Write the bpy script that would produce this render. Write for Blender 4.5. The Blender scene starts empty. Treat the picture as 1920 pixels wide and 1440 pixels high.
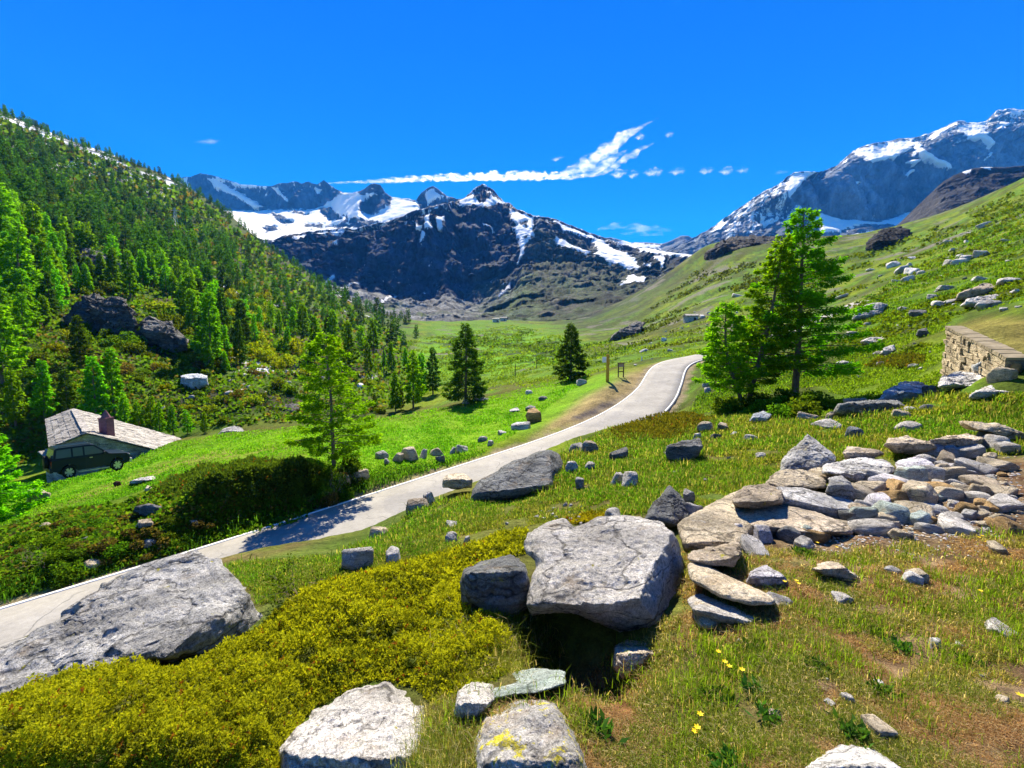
import bpy, math, random
import numpy as np
from mathutils import Vector, Matrix

# ------------------------------------------------------------------ camera, sky, sun, exposure
sc = bpy.context.scene
COL = sc.collection
F = 805.0                       # focal length in photo pixels (1920 wide)
PITCH = math.radians(5.0)
CP, SP = math.cos(PITCH), math.sin(PITCH)
cam_data = bpy.data.cameras.new('camera')
cam = bpy.data.objects.new('camera', cam_data)
COL.objects.link(cam)
cam.location = (0, 0, 0)
cam.rotation_euler = (math.pi / 2 - PITCH, 0, 0)
cam_data.sensor_width = 36.0
cam_data.lens = 36.0 * F / 1920.0
cam_data.clip_start = 0.05
cam_data.clip_end = 30000
sc.camera = cam
SUN_EL, SUN_AZ = 47.0, -4.0     # degrees; azimuth clockwise from +Y
world = bpy.data.worlds.new('World'); sc.world = world
world.use_nodes = True
wn = world.node_tree.nodes; wl = world.node_tree.links
bg = wn['Background']
sky = wn.new('ShaderNodeTexSky'); sky.sky_type = 'NISHITA'; sky.sun_disc = False
sky.sun_elevation = math.radians(SUN_EL); sky.sun_rotation = math.radians(SUN_AZ)
sky.altitude = 3000; sky.air_density = 1.0; sky.dust_density = 0.0; sky.ozone_density = 6.0
hs = wn.new('ShaderNodeHueSaturation'); hs.inputs['Saturation'].default_value = 2.3
hs.inputs['Hue'].default_value = 0.520; hs.inputs['Value'].default_value = 1.15
wl.new(sky.outputs[0], hs.inputs['Color']); wl.new(hs.outputs[0], bg.inputs['Color'])
bg.inputs['Strength'].default_value = 0.10
sun_data = bpy.data.lights.new('sun', 'SUN'); sun_data.energy = 5.0; sun_data.angle = math.radians(0.53)
sun_data.color = (1.0, 0.965, 0.91)
sun = bpy.data.objects.new('sun', sun_data); COL.objects.link(sun)
_a, _e = math.radians(SUN_AZ), math.radians(SUN_EL)
SUN = Vector((math.sin(_a) * math.cos(_e), math.cos(_a) * math.cos(_e), math.sin(_e)))
sun.rotation_euler = SUN.to_track_quat('Z', 'Y').to_euler()
sc.view_settings.view_transform = 'Standard'; sc.view_settings.look = 'None'
sc.view_settings.exposure = 1.1; sc.view_settings.gamma = 1.0
try: sc.view_settings.use_curve_mapping = False
except Exception: pass
cy = sc.cycles
cy.volume_step_rate = 0.35; cy.max_bounces = 6; cy.diffuse_bounces = 2; cy.glossy_bounces = 2; cy.transmission_bounces = 3
cy.transparent_max_bounces = 8; cy.volume_bounces = 0
cy.use_denoising = True
cy.caustics_reflective = False; cy.caustics_refractive = False

# ------------------------------------------------------------------ helpers
RNG = np.random.default_rng(7)
random.seed(7)

def ray(px, py):
    """(X/Y, Z/Y) of the view ray through a photo pixel."""
    u = (np.asarray(px, float) - 960) / F; v = (720 - np.asarray(py, float)) / F
    d = CP + v * SP
    return u / d, (v * CP - SP) / d

def unproj(px, py, Y):
    a, b = ray(px, py)
    Y = np.asarray(Y, float)
    return np.stack(np.broadcast_arrays(a * Y, Y, b * Y), -1)

def proj(P):
    P = np.asarray(P, float)
    x, y, z = P[..., 0], P[..., 1], P[..., 2]
    d = np.maximum(y * CP - z * SP, 1e-3)
    return 960 + F * x / d, 720 - F * (y * SP + z * CP) / d

def _hash(ix, iy, iz, seed):
    h = (ix.astype(np.int64) * 374761393 + iy.astype(np.int64) * 668265263 + iz.astype(np.int64) * 2147483647 + seed * 1274126177) & 0xFFFFFFFF
    h = ((h ^ (h >> 13)) * 1274126177) & 0xFFFFFFFF
    h = ((h ^ (h >> 16)) * 2246822519) & 0xFFFFFFFF
    return ((h ^ (h >> 15)) & 0xFFFFFF) / float(0xFFFFFF) * 2 - 1

def vnoise(P, seed=0):
    """value noise in [-1, 1]; P is (..., 2 or 3)."""
    P = np.asarray(P, float)
    if P.shape[-1] == 2: P = np.concatenate([P, np.zeros(P.shape[:-1] + (1,))], -1)
    I = np.floor(P); f = P - I; f = f * f * f * (f * (f * 6 - 15) + 10)
    I = I.astype(np.int64); x, y, z = I[..., 0], I[..., 1], I[..., 2]
    fx, fy, fz = f[..., 0], f[..., 1], f[..., 2]
    def L(a, b, t): return a + (b - a) * t
    c = [[[_hash(x + i, y + j, z + k, seed) for k in (0, 1)] for j in (0, 1)] for i in (0, 1)]
    return L(L(L(c[0][0][0], c[1][0][0], fx), L(c[0][1][0], c[1][1][0], fx), fy),
             L(L(c[0][0][1], c[1][0][1], fx), L(c[0][1][1], c[1][1][1], fx), fy), fz)

def fbm(P, octaves=4, seed=0, gain=0.5, ridged=False):
    P = np.asarray(P, float); s = 0; a = 1.0; t = 0
    for o in range(octaves):
        n = vnoise(P * (2.03 ** o) + o * 17.3, seed + o)
        if ridged: n = 1 - 2 * np.abs(n)
        s = s + a * n; t += a; a *= gain
    return s / t

def sstep(a, b, x):
    t = np.clip((np.asarray(x, float) - a) / (b - a), 0, 1)
    return t * t * (3 - 2 * t)

def poly_sd(px, py, poly):
    """signed distance to a polygon (positive inside)."""
    px = np.asarray(px, float); py = np.asarray(py, float)
    d = np.full(px.shape, 1e18); ins = np.zeros(px.shape, bool)
    n = len(poly)
    for i in range(n):
        x1, y1 = poly[i]; x2, y2 = poly[(i + 1) % n]
        ex, ey = x2 - x1, y2 - y1
        t = np.clip(((px - x1) * ex + (py - y1) * ey) / (ex * ex + ey * ey + 1e-9), 0, 1)
        d = np.minimum(d, (px - x1 - t * ex) ** 2 + (py - y1 - t * ey) ** 2)
        if y1 != y2:
            c = (y1 > py) != (y2 > py)
            ins ^= c & (px < (x2 - x1) * (py - y1) / (y2 - y1) + x1)
    d = np.sqrt(d)
    return np.where(ins, d, -d)

def line_d(px, py, line):
    d = np.full(np.shape(px), 1e18)
    for (x1, y1), (x2, y2) in zip(line[:-1], line[1:]):
        ex, ey = x2 - x1, y2 - y1
        t = np.clip(((px - x1) * ex + (py - y1) * ey) / (ex * ex + ey * ey + 1e-9), 0, 1)
        d = np.minimum(d, (px - x1 - t * ex) ** 2 + (py - y1 - t * ey) ** 2)
    return np.sqrt(d)

def make_mesh(name, V, faces, mats=(), smooth=True, attrs=None, col=None, midx=None):
    """faces: list of int arrays, each (n, k)."""
    V = np.asarray(V, np.float32).reshape(-1, 3)
    me = bpy.data.meshes.new(name)
    if not isinstance(faces, (list, tuple)): faces = [faces]
    faces = [np.asarray(f, np.int32) for f in faces if len(f)]
    tot = [np.full(len(f), f.shape[1], np.int32) for f in faces]
    tot = np.concatenate(tot); loops = np.concatenate([f.ravel() for f in faces])
    me.vertices.add(len(V)); me.vertices.foreach_set('co', V.ravel())
    me.loops.add(len(loops)); me.loops.foreach_set('vertex_index', loops)
    me.polygons.add(len(tot))
    st = np.concatenate([[0], np.cumsum(tot)[:-1]]).astype(np.int32)
    me.polygons.foreach_set('loop_start', st)
    try: me.polygons.foreach_set('loop_total', tot)
    except Exception: pass
    if midx is not None: me.polygons.foreach_set('material_index', np.asarray(midx, np.int32))
    me.polygons.foreach_set('use_smooth', np.full(len(tot), bool(smooth)))
    for m in (mats if isinstance(mats, (list, tuple)) else [mats]): me.materials.append(m)
    if col is not None:
        c = np.ones((len(V), 4), np.float32); c[:, :3] = col
        a = me.attributes.new('Col', 'FLOAT_COLOR', 'POINT'); a.data.foreach_set('color', c.ravel())
    for k, v in (attrs or {}).items():
        a = me.attributes.new(k, 'FLOAT', 'POINT'); a.data.foreach_set('value', np.asarray(v, np.float32).ravel())
    me.update(calc_edges=True); me.validate()
    return me

def grid_faces(nr, nc):
    i = np.arange(nr - 1)[:, None] * nc + np.arange(nc - 1)[None]
    return np.stack([i, i + 1, i + nc + 1, i + nc], -1).reshape(-1, 4)

def obj(name, me, parent=None, loc=None):
    o = bpy.data.objects.new(name, me); COL.objects.link(o)
    if parent is not None: o.parent = parent
    if loc is not None: o.location = loc
    return o

def tag(o, label=None, cat=None, group=None, kind=None):
    if label: o['label'] = label
    if cat: o['category'] = cat
    if group: o['group'] = group
    if kind: o['kind'] = kind
    return o

def empty(name, loc, label, cat, group=None):
    o = bpy.data.objects.new(name, None); COL.objects.link(o); o.location = loc
    return tag(o, label, cat, group)

def copy_tree(o, parent=None):
    c = o.copy(); COL.objects.link(c)
    if parent is not None: c.parent = parent
    for ch in list(o.children): copy_tree(ch, c)
    return c

class NT:
    """tiny node-tree helper"""
    def __init__(s, name):
        s.m = bpy.data.materials.new(name); s.m.use_nodes = True
        s.t = s.m.node_tree; s.n = s.t.nodes; s.n.clear()
        s.out = s.n.new('ShaderNodeOutputMaterial')
    def new(s, typ, **kw):
        n = s.n.new('ShaderNode' + typ)
        for k, v in kw.items(): setattr(n, k, v)
        return n
    def set(s, n, **kw):
        for k, v in kw.items():
            k = k.replace('_', ' ')
            if hasattr(v, 'is_output') or isinstance(v, bpy.types.NodeSocket): s.t.links.new(v, n.inputs[k])
            else: n.inputs[k].default_value = v
        return n
    def link(s, a, b): s.t.links.new(a, b)
    def coord(s, which='Object', scale=None):
        o = s.new('TexCoord').outputs[which]
        if scale is not None:
            mp = s.new('Mapping'); mp.inputs['Scale'].default_value = scale; s.link(o, mp.inputs['Vector']); o = mp.outputs[0]
        return o
    def noise(s, vec, scale, detail=6, rough=0.6, dist=0.0):
        n = s.new('TexNoise'); s.link(vec, n.inputs['Vector'])
        n.inputs['Scale'].default_value = scale; n.inputs['Detail'].default_value = detail
        n.inputs['Roughness'].default_value = rough; n.inputs['Distortion'].default_value = dist
        return n.outputs[0]
    def vor(s, vec, scale, feature='F1', rand=1.0):
        n = s.new('TexVoronoi'); n.feature = feature; s.link(vec, n.inputs['Vector'])
        n.inputs['Scale'].default_value = scale; n.inputs['Randomness'].default_value = rand
        return n.outputs['Distance']
    def ramp(s, fac, stops, interp='LINEAR'):
        r = s.new('ValToRGB'); r.color_ramp.interpolation = interp; e = r.color_ramp.elements
        while len(e) < len(stops): e.new(0.5)
        for el, (p, c) in zip(e, stops):
            el.position = p; el.color = (c[0], c[1], c[2], 1) if isinstance(c, (tuple, list)) else (c, c, c, 1)
        s.link(fac, r.inputs[0]); return r.outputs[0]
    def mix(s, fac, a, b, mode='MIX'):
        n = s.new('Mix', data_type='RGBA', blend_type=mode)
        for v, k in ((fac, 0), (a, 6), (b, 7)):
            if isinstance(v, bpy.types.NodeSocket): s.link(v, n.inputs[k])
            elif k == 0: n.inputs[0].default_value = v
            else: n.inputs[k].default_value = (v[0], v[1], v[2], 1) if isinstance(v, (tuple, list)) else (v, v, v, 1)
        return n.outputs[2]
    def math(s, op, a, b=0.0, clamp=False):
        n = s.new('Math', operation=op); n.use_clamp = clamp
        for v, k in ((a, 0), (b, 1)):
            if isinstance(v, bpy.types.NodeSocket): s.link(v, n.inputs[k])
            else: n.inputs[k].default_value = v
        return n.outputs[0]
    def attr(s, name, fac=False):
        n = s.new('Attribute'); n.attribute_name = name
        return n.outputs['Fac' if fac else 'Color']
    def bump(s, h, strength=0.5, dist=0.05, normal=None):
        b = s.new('Bump'); b.inputs['Strength'].default_value = strength; b.inputs['Distance'].default_value = dist
        s.link(h, b.inputs['Height'])
        if normal is not None: s.link(normal, b.inputs['Normal'])
        return b.outputs[0]
    def bsdf(s, color, rough=0.9, normal=None, spec=0.2, metal=0.0, **kw):
        p = s.new('BsdfPrincipled')
        if isinstance(color, bpy.types.NodeSocket): s.link(color, p.inputs['Base Color'])
        else: p.inputs['Base Color'].default_value = (*color, 1)
        if isinstance(rough, bpy.types.NodeSocket): s.link(rough, p.inputs['Roughness'])
        else: p.inputs['Roughness'].default_value = rough
        p.inputs['Specular IOR Level'].default_value = spec; p.inputs['Metallic'].default_value = metal
        if normal is not None: s.link(normal, p.inputs['Normal'])
        s.link(p.outputs[0], s.out.inputs['Surface'])
        return p
    def leaf(s, color, trans=0.5, tint=(1.15, 1.15, 0.5), rough=0.6):
        d = s.new('BsdfDiffuse'); t = s.new('BsdfTranslucent'); m = s.new('MixShader')
        s.link(color, d.inputs['Color'])
        s.link(s.mix(1.0, color, tint, 'MULTIPLY'), t.inputs['Color'])
        m.inputs[0].default_value = trans
        s.link(d.outputs[0], m.inputs[1]); s.link(t.outputs[0], m.inputs[2])
        s.link(m.outputs[0], s.out.inputs['Surface'])

# ------------------------------------------------------------------ terrain height
CTRL = [  # (px, py, depth) read off the photograph
 (960,1440,1.5),(300,1440,1.75),(0,1440,1.8),(1500,1440,1.5),(1900,1440,1.5),
 (1000,1300,2.0),(1400,1250,2.25),(1700,1250,2.2),(1900,1250,2.15),(500,1300,2.5),(200,1300,2.7),(0,1300,2.9),
 (1130,1215,2.7),(800,1200,3.2),(500,1180,3.6),(1400,1130,2.9),(1700,1100,3.1),(1900,1080,3.2),
 (700,1080,4.4),(520,1080,5.0),(900,1040,5.0),(600,1045,6.4),(440,1058,7.0),(690,1018,8.0),(800,965,8.5),(900,945,8.7),
 (960,935,9.0),(1100,950,7.0),(1100,880,10),(1060,852,12.5),(1150,805,17),(1330,850,10),(1300,800,16),(1330,772,24),
 (1490,745,20),(1400,755,20),(1600,740,20),(1450,800,12.5),(1450,850,9),(1600,850,8.3),(1600,900,6.3),(1500,900,6.7),
 (1350,950,5.5),(1750,900,5.9),(1900,900,5.6),(1750,1000,4.1),(1550,1010,4.3),(1900,1000,4.0),(1900,820,8),(1750,800,10),
 (1890,716,11.2),(1920,760,10.2),(1760,728,14.5),(1700,660,24),(1850,560,35),(1600,650,32),(1450,690,32),(1600,580,55),(1750,520,65),
 (1900,480,60),(1900,400,120),(1920,341,190),(1807,400,200),(1736,428,210),(1650,470,200),(1560,482,200),(1400,452,330),
 (1320,472,330),(1311,494,320),(1250,547,280),(1200,602,220),(1150,640,150),(1250,630,110),(1350,560,160),(1450,560,130),
 (1450,620,75),(1250,655,75),(1130,680,70),(1180,660,90),
 (380,900,15.5),(300,915,18),(100,1000,14),(200,1000,13.6),(300,955,15.5),(480,880,17),(560,862,18),(625,872,18.5),
 (720,860,21),(860,840,25.5),(131,899,26),(221,883,27.9),(60,925,24.5),(20,960,21),(300,860,28.5),(400,840,29),(500,830,27),(560,800,33),
 (420,812,35),(330,828,37),(680,785,35),(800,800,31),(700,830,26),(840,760,44),(1000,770,36),(950,730,50),(1060,715,50),
 (1130,715,39.5),(1080,760,34),
 (450,770,58),(300,770,58),(100,760,52),(250,700,66),(450,720,72),(60,690,60),(600,740,70),(600,700,90),(720,730,85),(800,700,105),
 (100,600,85),(100,500,120),(100,400,180),(100,300,300),(0,215,400),(200,290,420),(330,345,440),(440,410,410),(560,500,350),
 (640,560,300),(720,610,250),(800,640,215),(300,600,100),(300,500,160),(300,420,260),(200,350,300),(500,640,115),(500,560,190),
 (450,470,300),(600,620,170),(650,650,130),(700,680,115),
 (900,700,110),(960,660,165),(920,620,260),(830,620,250),(1050,640,170),(900,603,350),(1100,600,330),
]
CTRL_Z = [  # (px, depth, z): ground that the photograph does not show
 (420,43,-10),(600,46,-9.5),(250,46,-13),(750,54,-9),(700,62,-9.3),(100,40,-11.5),(60,48,-12),(180,38,-11.5),
 (200,600,150),(330,600,140),(440,600,95),(640,500,20),(0,700,190),(560,600,50),
 (900,600,32),(1200,600,50),(1300,600,80),(1600,600,90),(1900,600,150),(900,1200,40),(1300,1200,60),(600,1200,60),(1800,1200,100),(100,1200,100),
]
CTRL_P = [(70,4,-1.5),(70,15,1.5),(70,60,16),(70,300,110),(110,3,-1.3),(110,20,5),(110,300,110),(-70,3,-2.4),(-70,12,-6.5),(-70,30,-9),
 (-70,75,3),(-70,300,150),(-110,3,-2.0),(-110,15,-6),(-110,60,-5),(-110,300,100)] + [(t, .7, -1.6) for t in (-120,-80,-40,0,40,80,120)]
_pts = []
for px, py, Y in CTRL:
    a, b = ray(px, py); X, Z = a * Y, b * Y; _pts.append((math.atan2(X, Y), math.hypot(X, Y), Z))
for px, Y, Z in CTRL_Z:
    X = (px - 960) / F * Y; _pts.append((math.atan2(X, Y), math.hypot(X, Y), Z))
for t, r, Z in CTRL_P: _pts.append((math.radians(t), r, Z))
_pts = np.array(_pts)
TS = 2.4
def _q(th, r): return np.stack([th * TS, np.log(r)], -1)
def _phi(d2): return 0.5 * d2 * np.log(d2 + 1e-12)
_C = _q(_pts[:, 0], _pts[:, 1]); _val = _pts[:, 2] / _pts[:, 1]
_n = len(_C)
_K = _phi(((_C[:, None] - _C[None]) ** 2).sum(-1)) + np.eye(_n) * 2e-4
_A = np.zeros((_n + 3, _n + 3)); _A[:_n, :_n] = _K; _A[:_n, _n] = 1; _A[:_n, _n + 1:] = _C; _A[_n:, :_n] = _A[:_n, _n:].T
_w = np.linalg.solve(_A, np.concatenate([_val, [0, 0, 0]]))
def rbf(th, r):
    q = _q(th, r).reshape(-1, 2); out = np.empty(len(q))
    for i in range(0, len(q), 20000):
        c = q[i:i + 20000]
        d2 = (c ** 2).sum(-1)[:, None] + (_C ** 2).sum(-1)[None] - 2 * c @ _C.T
        out[i:i + 20000] = _phi(np.maximum(d2, 0)) @ _w[:_n] + _w[_n] + c @ _w[_n + 1:]
    return out.reshape(np.shape(th))

# road: far edge read off the photo, centre line offset to the near side
ROAD_W = 3.9
_far = [(-160,1190,9.4),(0,1140,10.3),(180,1088,11.5),(380,1030,13.2),(510,988,14.8),(640,945,16.6),(760,905,19),(900,862,22.3),(1000,830,25.5),
        (1100,793,29.5),(1150,767,32.2),(1185,742,34.8),(1206,718,38),(1209,697,42),(1232,678,47),(1300,668,53),(1400,664,57),(1500,655,62),(1600,640,70)]
_fe = np.array([unproj(*p) for p in _far])
for _i in range(len(_fe)):
    if _fe[_i, 1] > 56: _fe[_i, 2] = rbf(np.array(math.atan2(_fe[_i, 0], _fe[_i, 1])), np.array(math.hypot(_fe[_i, 0], _fe[_i, 1]))) * math.hypot(_fe[_i, 0], _fe[_i, 1])
def resample(P, n):
    d = np.concatenate([[0], np.cumsum(np.linalg.norm(np.diff(P[:, :2], axis=0), axis=1))])
    t = np.linspace(0, d[-1], n)
    Q = np.stack([np.interp(t, d, P[:, k]) for k in range(3)], -1)
    k = np.ones(9) / 9
    for _ in range(2):
        for c in range(3):
            e = np.concatenate([np.full(4, Q[0, c]) + (Q[0, c] - Q[4:0:-1, c]), Q[:, c], np.full(4, Q[-1, c]) + (Q[-1, c] - Q[-2:-6:-1, c])])
            Q[:, c] = np.convolve(e, k, 'valid')
    return Q
_fe = resample(_fe, 160)
_tan = np.gradient(_fe[:, :2], axis=0); _tan /= np.linalg.norm(_tan, axis=1)[:, None]
_nrm = np.stack([_tan[:, 1], -_tan[:, 0]], -1)
_hwv = np.interp(_fe[:, 1], [14, 22, 31, 37], [2.65, 2.5, 2.1, 1.75])
ROADC = _fe.copy(); ROADC[:, :2] += _nrm * _hwv[:, None]
ROADC = resample(ROADC, 160)
ROADH = np.interp(ROADC[:, 1], [13, 21, 30, 36], [2.65, 2.5, 2.1, 1.75])
def road_dist(x, y):
    """distance beyond the road edge and road height there."""
    sh = np.shape(x); x = np.ravel(x); y = np.ravel(y)
    d = np.full(len(x), 1e9); z = np.zeros(len(x))
    for i in range(len(ROADC) - 1):
        a, b = ROADC[i], ROADC[i + 1]; e = b[:2] - a[:2]
        t = np.clip(((x - a[0]) * e[0] + (y - a[1]) * e[1]) / (e @ e), 0, 1)
        q = np.hypot(x - a[0] - t * e[0], y - a[1] - t * e[1])
        q = q - ROADH[i]; m = q < d; d[m] = q[m]; z[m] = (a[2] + t * (b[2] - a[2]))[m]
    return d.reshape(sh), z.reshape(sh)

# retaining wall line (top edge), near to far
WALL = np.array([unproj(1894, 671, 11.7), unproj(1866, 655, 12.5), unproj(1835, 640, 13.6), unproj(1778, 612, 16.0)])

TH = np.radians(np.concatenate([np.linspace(-125, -60, 40)[:-1], np.linspace(-60, 60, 560), np.linspace(60, 125, 40)[1:]]))
LR = np.linspace(math.log(0.5), math.log(1300), 560)
_TT, _LL = np.meshgrid(TH, LR, indexing='ij'); _RR = np.exp(_LL)
GX, GY = _RR * np.sin(_TT), _RR * np.cos(_TT)
GZ = rbf(_TT, _RR) * _RR
_d, _rz = np.full(GX.shape, 1e9), np.zeros(GX.shape)
_m = (_RR < 110)
_d[_m], _rz[_m] = road_dist(GX[_m], GY[_m])
ROADD = _d
_XY = np.stack([GX, GY], -1)
for lam, amp, r0, r1 in ((0.35, .05, 0, .1), (1.1, .06, 2.5, 5), (3.5, .05, 10, 25), (11, .045, 40, 90), (30, .05, 110, 220)):
    w = sstep(r0, r1, _RR) * sstep(.3, 2.5, _d)
    GZ += amp * lam * fbm(_XY / lam, 3, int(lam * 10)) * w
_k = sstep(0.3, 2.0, _d)
GZ = np.where(_d < 1e8, _rz * (1 - _k) + GZ * _k - 0.03 * (1 - _k), GZ)
# terrace behind the retaining wall
_wa, _wb = WALL[0], WALL[-1]
_we = (_wb - _wa)[:2]; _wl = np.linalg.norm(_we); _we = _we / _wl
_al = (GX - _wa[0]) * _we[0] + (GY - _wa[1]) * _we[1]
_sd = (GX - _wa[0]) * _we[1] - (GY - _wa[1]) * _we[0]
_wt = np.interp(_al, np.linspace(0, _wl, len(WALL)), WALL[:, 2]) - 0.06 + 0.10 * np.clip(_sd, 0, 6)
_wf = sstep(0.2, 0.45, _sd) * sstep(6.5, 3.5, _sd) * sstep(-6, 0, _al) * sstep(_wl + 1.6, _wl - 0.1, _al)
GZ = GZ * (1 - _wf) + np.maximum(GZ, _wt) * _wf

def _dent(px, py, Y, rx, ry, dz):
    global GZ
    c = unproj(px, py, Y); q = ((GX - c[0]) / rx) ** 2 + ((GY - c[1]) / ry) ** 2; GZ = GZ - dz * np.exp(-q ** 1.5)
_dent(1075, 1215, 2.75, .42, .50, .40)
_dent(1010, 1165, 3.1, .25, .3, .2)

def hz(x, y):
    """terrain height by bilinear look-up."""
    x = np.asarray(x, float); y = np.asarray(y, float)
    th = np.arctan2(x, y); lr = np.clip(np.log(np.hypot(x, y) + 1e-9), LR[0], LR[-1] - 1e-6)
    i = np.clip(np.searchsorted(TH, th) - 1, 0, len(TH) - 2); a = np.clip((th - TH[i]) / (TH[i + 1] - TH[i]), 0, 1)
    g = (lr - LR[0]) / (LR[1] - LR[0]); j = np.clip(g.astype(int), 0, len(LR) - 2); b = g - j
    return (GZ[i, j] * (1 - a) * (1 - b) + GZ[i + 1, j] * a * (1 - b) + GZ[i, j + 1] * (1 - a) * b + GZ[i + 1, j + 1] * a * b)

_YS = np.exp(np.linspace(math.log(1.0), math.log(750), 900))
def hit(px, py, ymin=1.0, ymax=750):
    """first terrain point seen through a photo pixel, or None."""
    a, b = ray(px, py); Y = _YS[(_YS >= ymin) & (_YS <= ymax)]
    f = b * Y - hz(a * Y, Y)
    k = np.nonzero((f[:-1] > 0) & (f[1:] <= 0))[0]
    if not len(k): return None
    k = k[0]; t = f[k] / (f[k] - f[k + 1]); y = Y[k] + t * (Y[k + 1] - Y[k])
    return np.array([a * y, y, float(hz(a * y, y))])
def ground(x, y): return np.array([x, y, float(hz(x, y))])

# ------------------------------------------------------------------ materials of the setting
def mat_ground():
    t = NT('ground'); v = t.coord('Object')
    c = t.attr('Col'); fine = t.attr('fine', True)
    n1 = t.noise(v, 9.0, 8, 0.7); n2 = t.noise(v, 0.9, 8, 0.7); n3 = t.noise(v, 60, 4, 0.7)
    k = t.math('MULTIPLY', t.ramp(n1, [(0.3, 0.45), (0.7, 1.5)]), t.ramp(n2, [(0.3, 0.6), (0.7, 1.35)]))
    k = t.math('MULTIPLY', k, t.ramp(n3, [(0.3, 0.7), (0.7, 1.3)]))
    cc = t.mix(1.0, c, k, 'MULTIPLY')
    h = t.math('ADD', t.math('MULTIPLY', n1, 0.25), t.math('MULTIPLY', n2, 1.0))
    h2 = t.bump(h, 0.7, 0.35); h3 = t.bump(n3, 0.5, 0.02, h2)
    t.bsdf(cc, 0.95, h3, 0.05)
    return t.m

def mat_mountain(name, rock, sx=0.02):
    t = NT(name); v = t.coord('Object')
    c = t.attr('Col'); sn = t.attr('snow', True)
    vs = t.coord('Object', (1, 1, 0.35))
    n1 = t.noise(vs, sx, 10, 0.72, 0.6); n2 = t.noise(vs, sx * 5, 8, 0.75)
    k = t.math('MULTIPLY', t.ramp(n1, [(0.36, 0.3), (0.64, 1.6)]), t.ramp(n2, [(0.35, 0.4), (0.65, 1.6)]))
    base = t.mix(1.0, c, k, 'MULTIPLY')
    nb = t.noise(t.coord('Object', (1.3, 1, .45)), sx * 4.5, 9, 0.72, .4)
    s = t.math('ADD', sn, t.math('MULTIPLY', t.math('SUBTRACT', nb, 0.5), 1.5))
    sf = t.ramp(s, [(0.47, 0.0), (0.53, 1.0)])
    cc = t.mix(sf, base, (0.86, 0.88, 0.9))
    b = t.bump(t.math('ADD', n1, t.math('MULTIPLY', n2, 0.3)), 0.9, 0.25 / sx)
    b0 = t.bump(nb, 0.25, 0.1 / sx)
    nm = t.new('Mix', data_type='VECTOR'); t.link(sf, nm.inputs[0]); t.link(b, nm.inputs[4]); t.link(b0, nm.inputs[5])
    t.bsdf(cc, 0.9, nm.outputs[1], 0.1)
    return t.m

def mat_road():
    t = NT('road'); v = t.coord('Object')
    n1 = t.noise(v, 0.7, 6, 0.6); n2 = t.noise(v, 140, 2, 0.6); n3 = t.noise(v, 6, 5, 0.65)
    c = t.ramp(n1, [(0.3, (0.25, 0.235, 0.21)), (0.7, (0.365, 0.345, 0.31))])
    wv = t.new('VectorMath', operation='ADD'); t.link(v, wv.inputs[0]); nn = t.new('TexNoise'); nn.inputs['Scale'].default_value = 1.2; t.link(v, nn.inputs['Vector']); t.link(nn.outputs[1], wv.inputs[1])
    cr = t.vor(wv.outputs[0], .45, 'DISTANCE_TO_EDGE'); c = t.mix(t.math('MULTIPLY', t.ramp(cr, [(0.0, 1.), (.012, 0.)]), t.ramp(n1, [(.45, 0.), (.6, .8)])), c, (.10, .10, .10))
    pa = t.noise(v, .22, 2, .4); c = t.mix(t.ramp(pa, [(.585, 0.), (.60, .35)]), c, (.20, .195, .20))
    c = t.mix(1.0, c, t.math('MULTIPLY', t.ramp(n2, [(0.3, 0.75), (0.7, 1.25)]), t.ramp(n3, [(0.3, 0.88), (0.7, 1.1)])), 'MULTIPLY')
    t.bsdf(c, 0.85, t.bump(n2, 0.4, 0.01), 0.2)
    return t.m
def mat_line():
    t = NT('road_paint'); v = t.coord('Object'); n = t.noise(v, 5, 6, 0.7)
    c = t.ramp(n, [(0.32, (0.45, 0.44, 0.42)), (0.45, (0.8, 0.8, 0.78))])
    t.bsdf(c, 0.7, None, 0.2); return t.m

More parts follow.
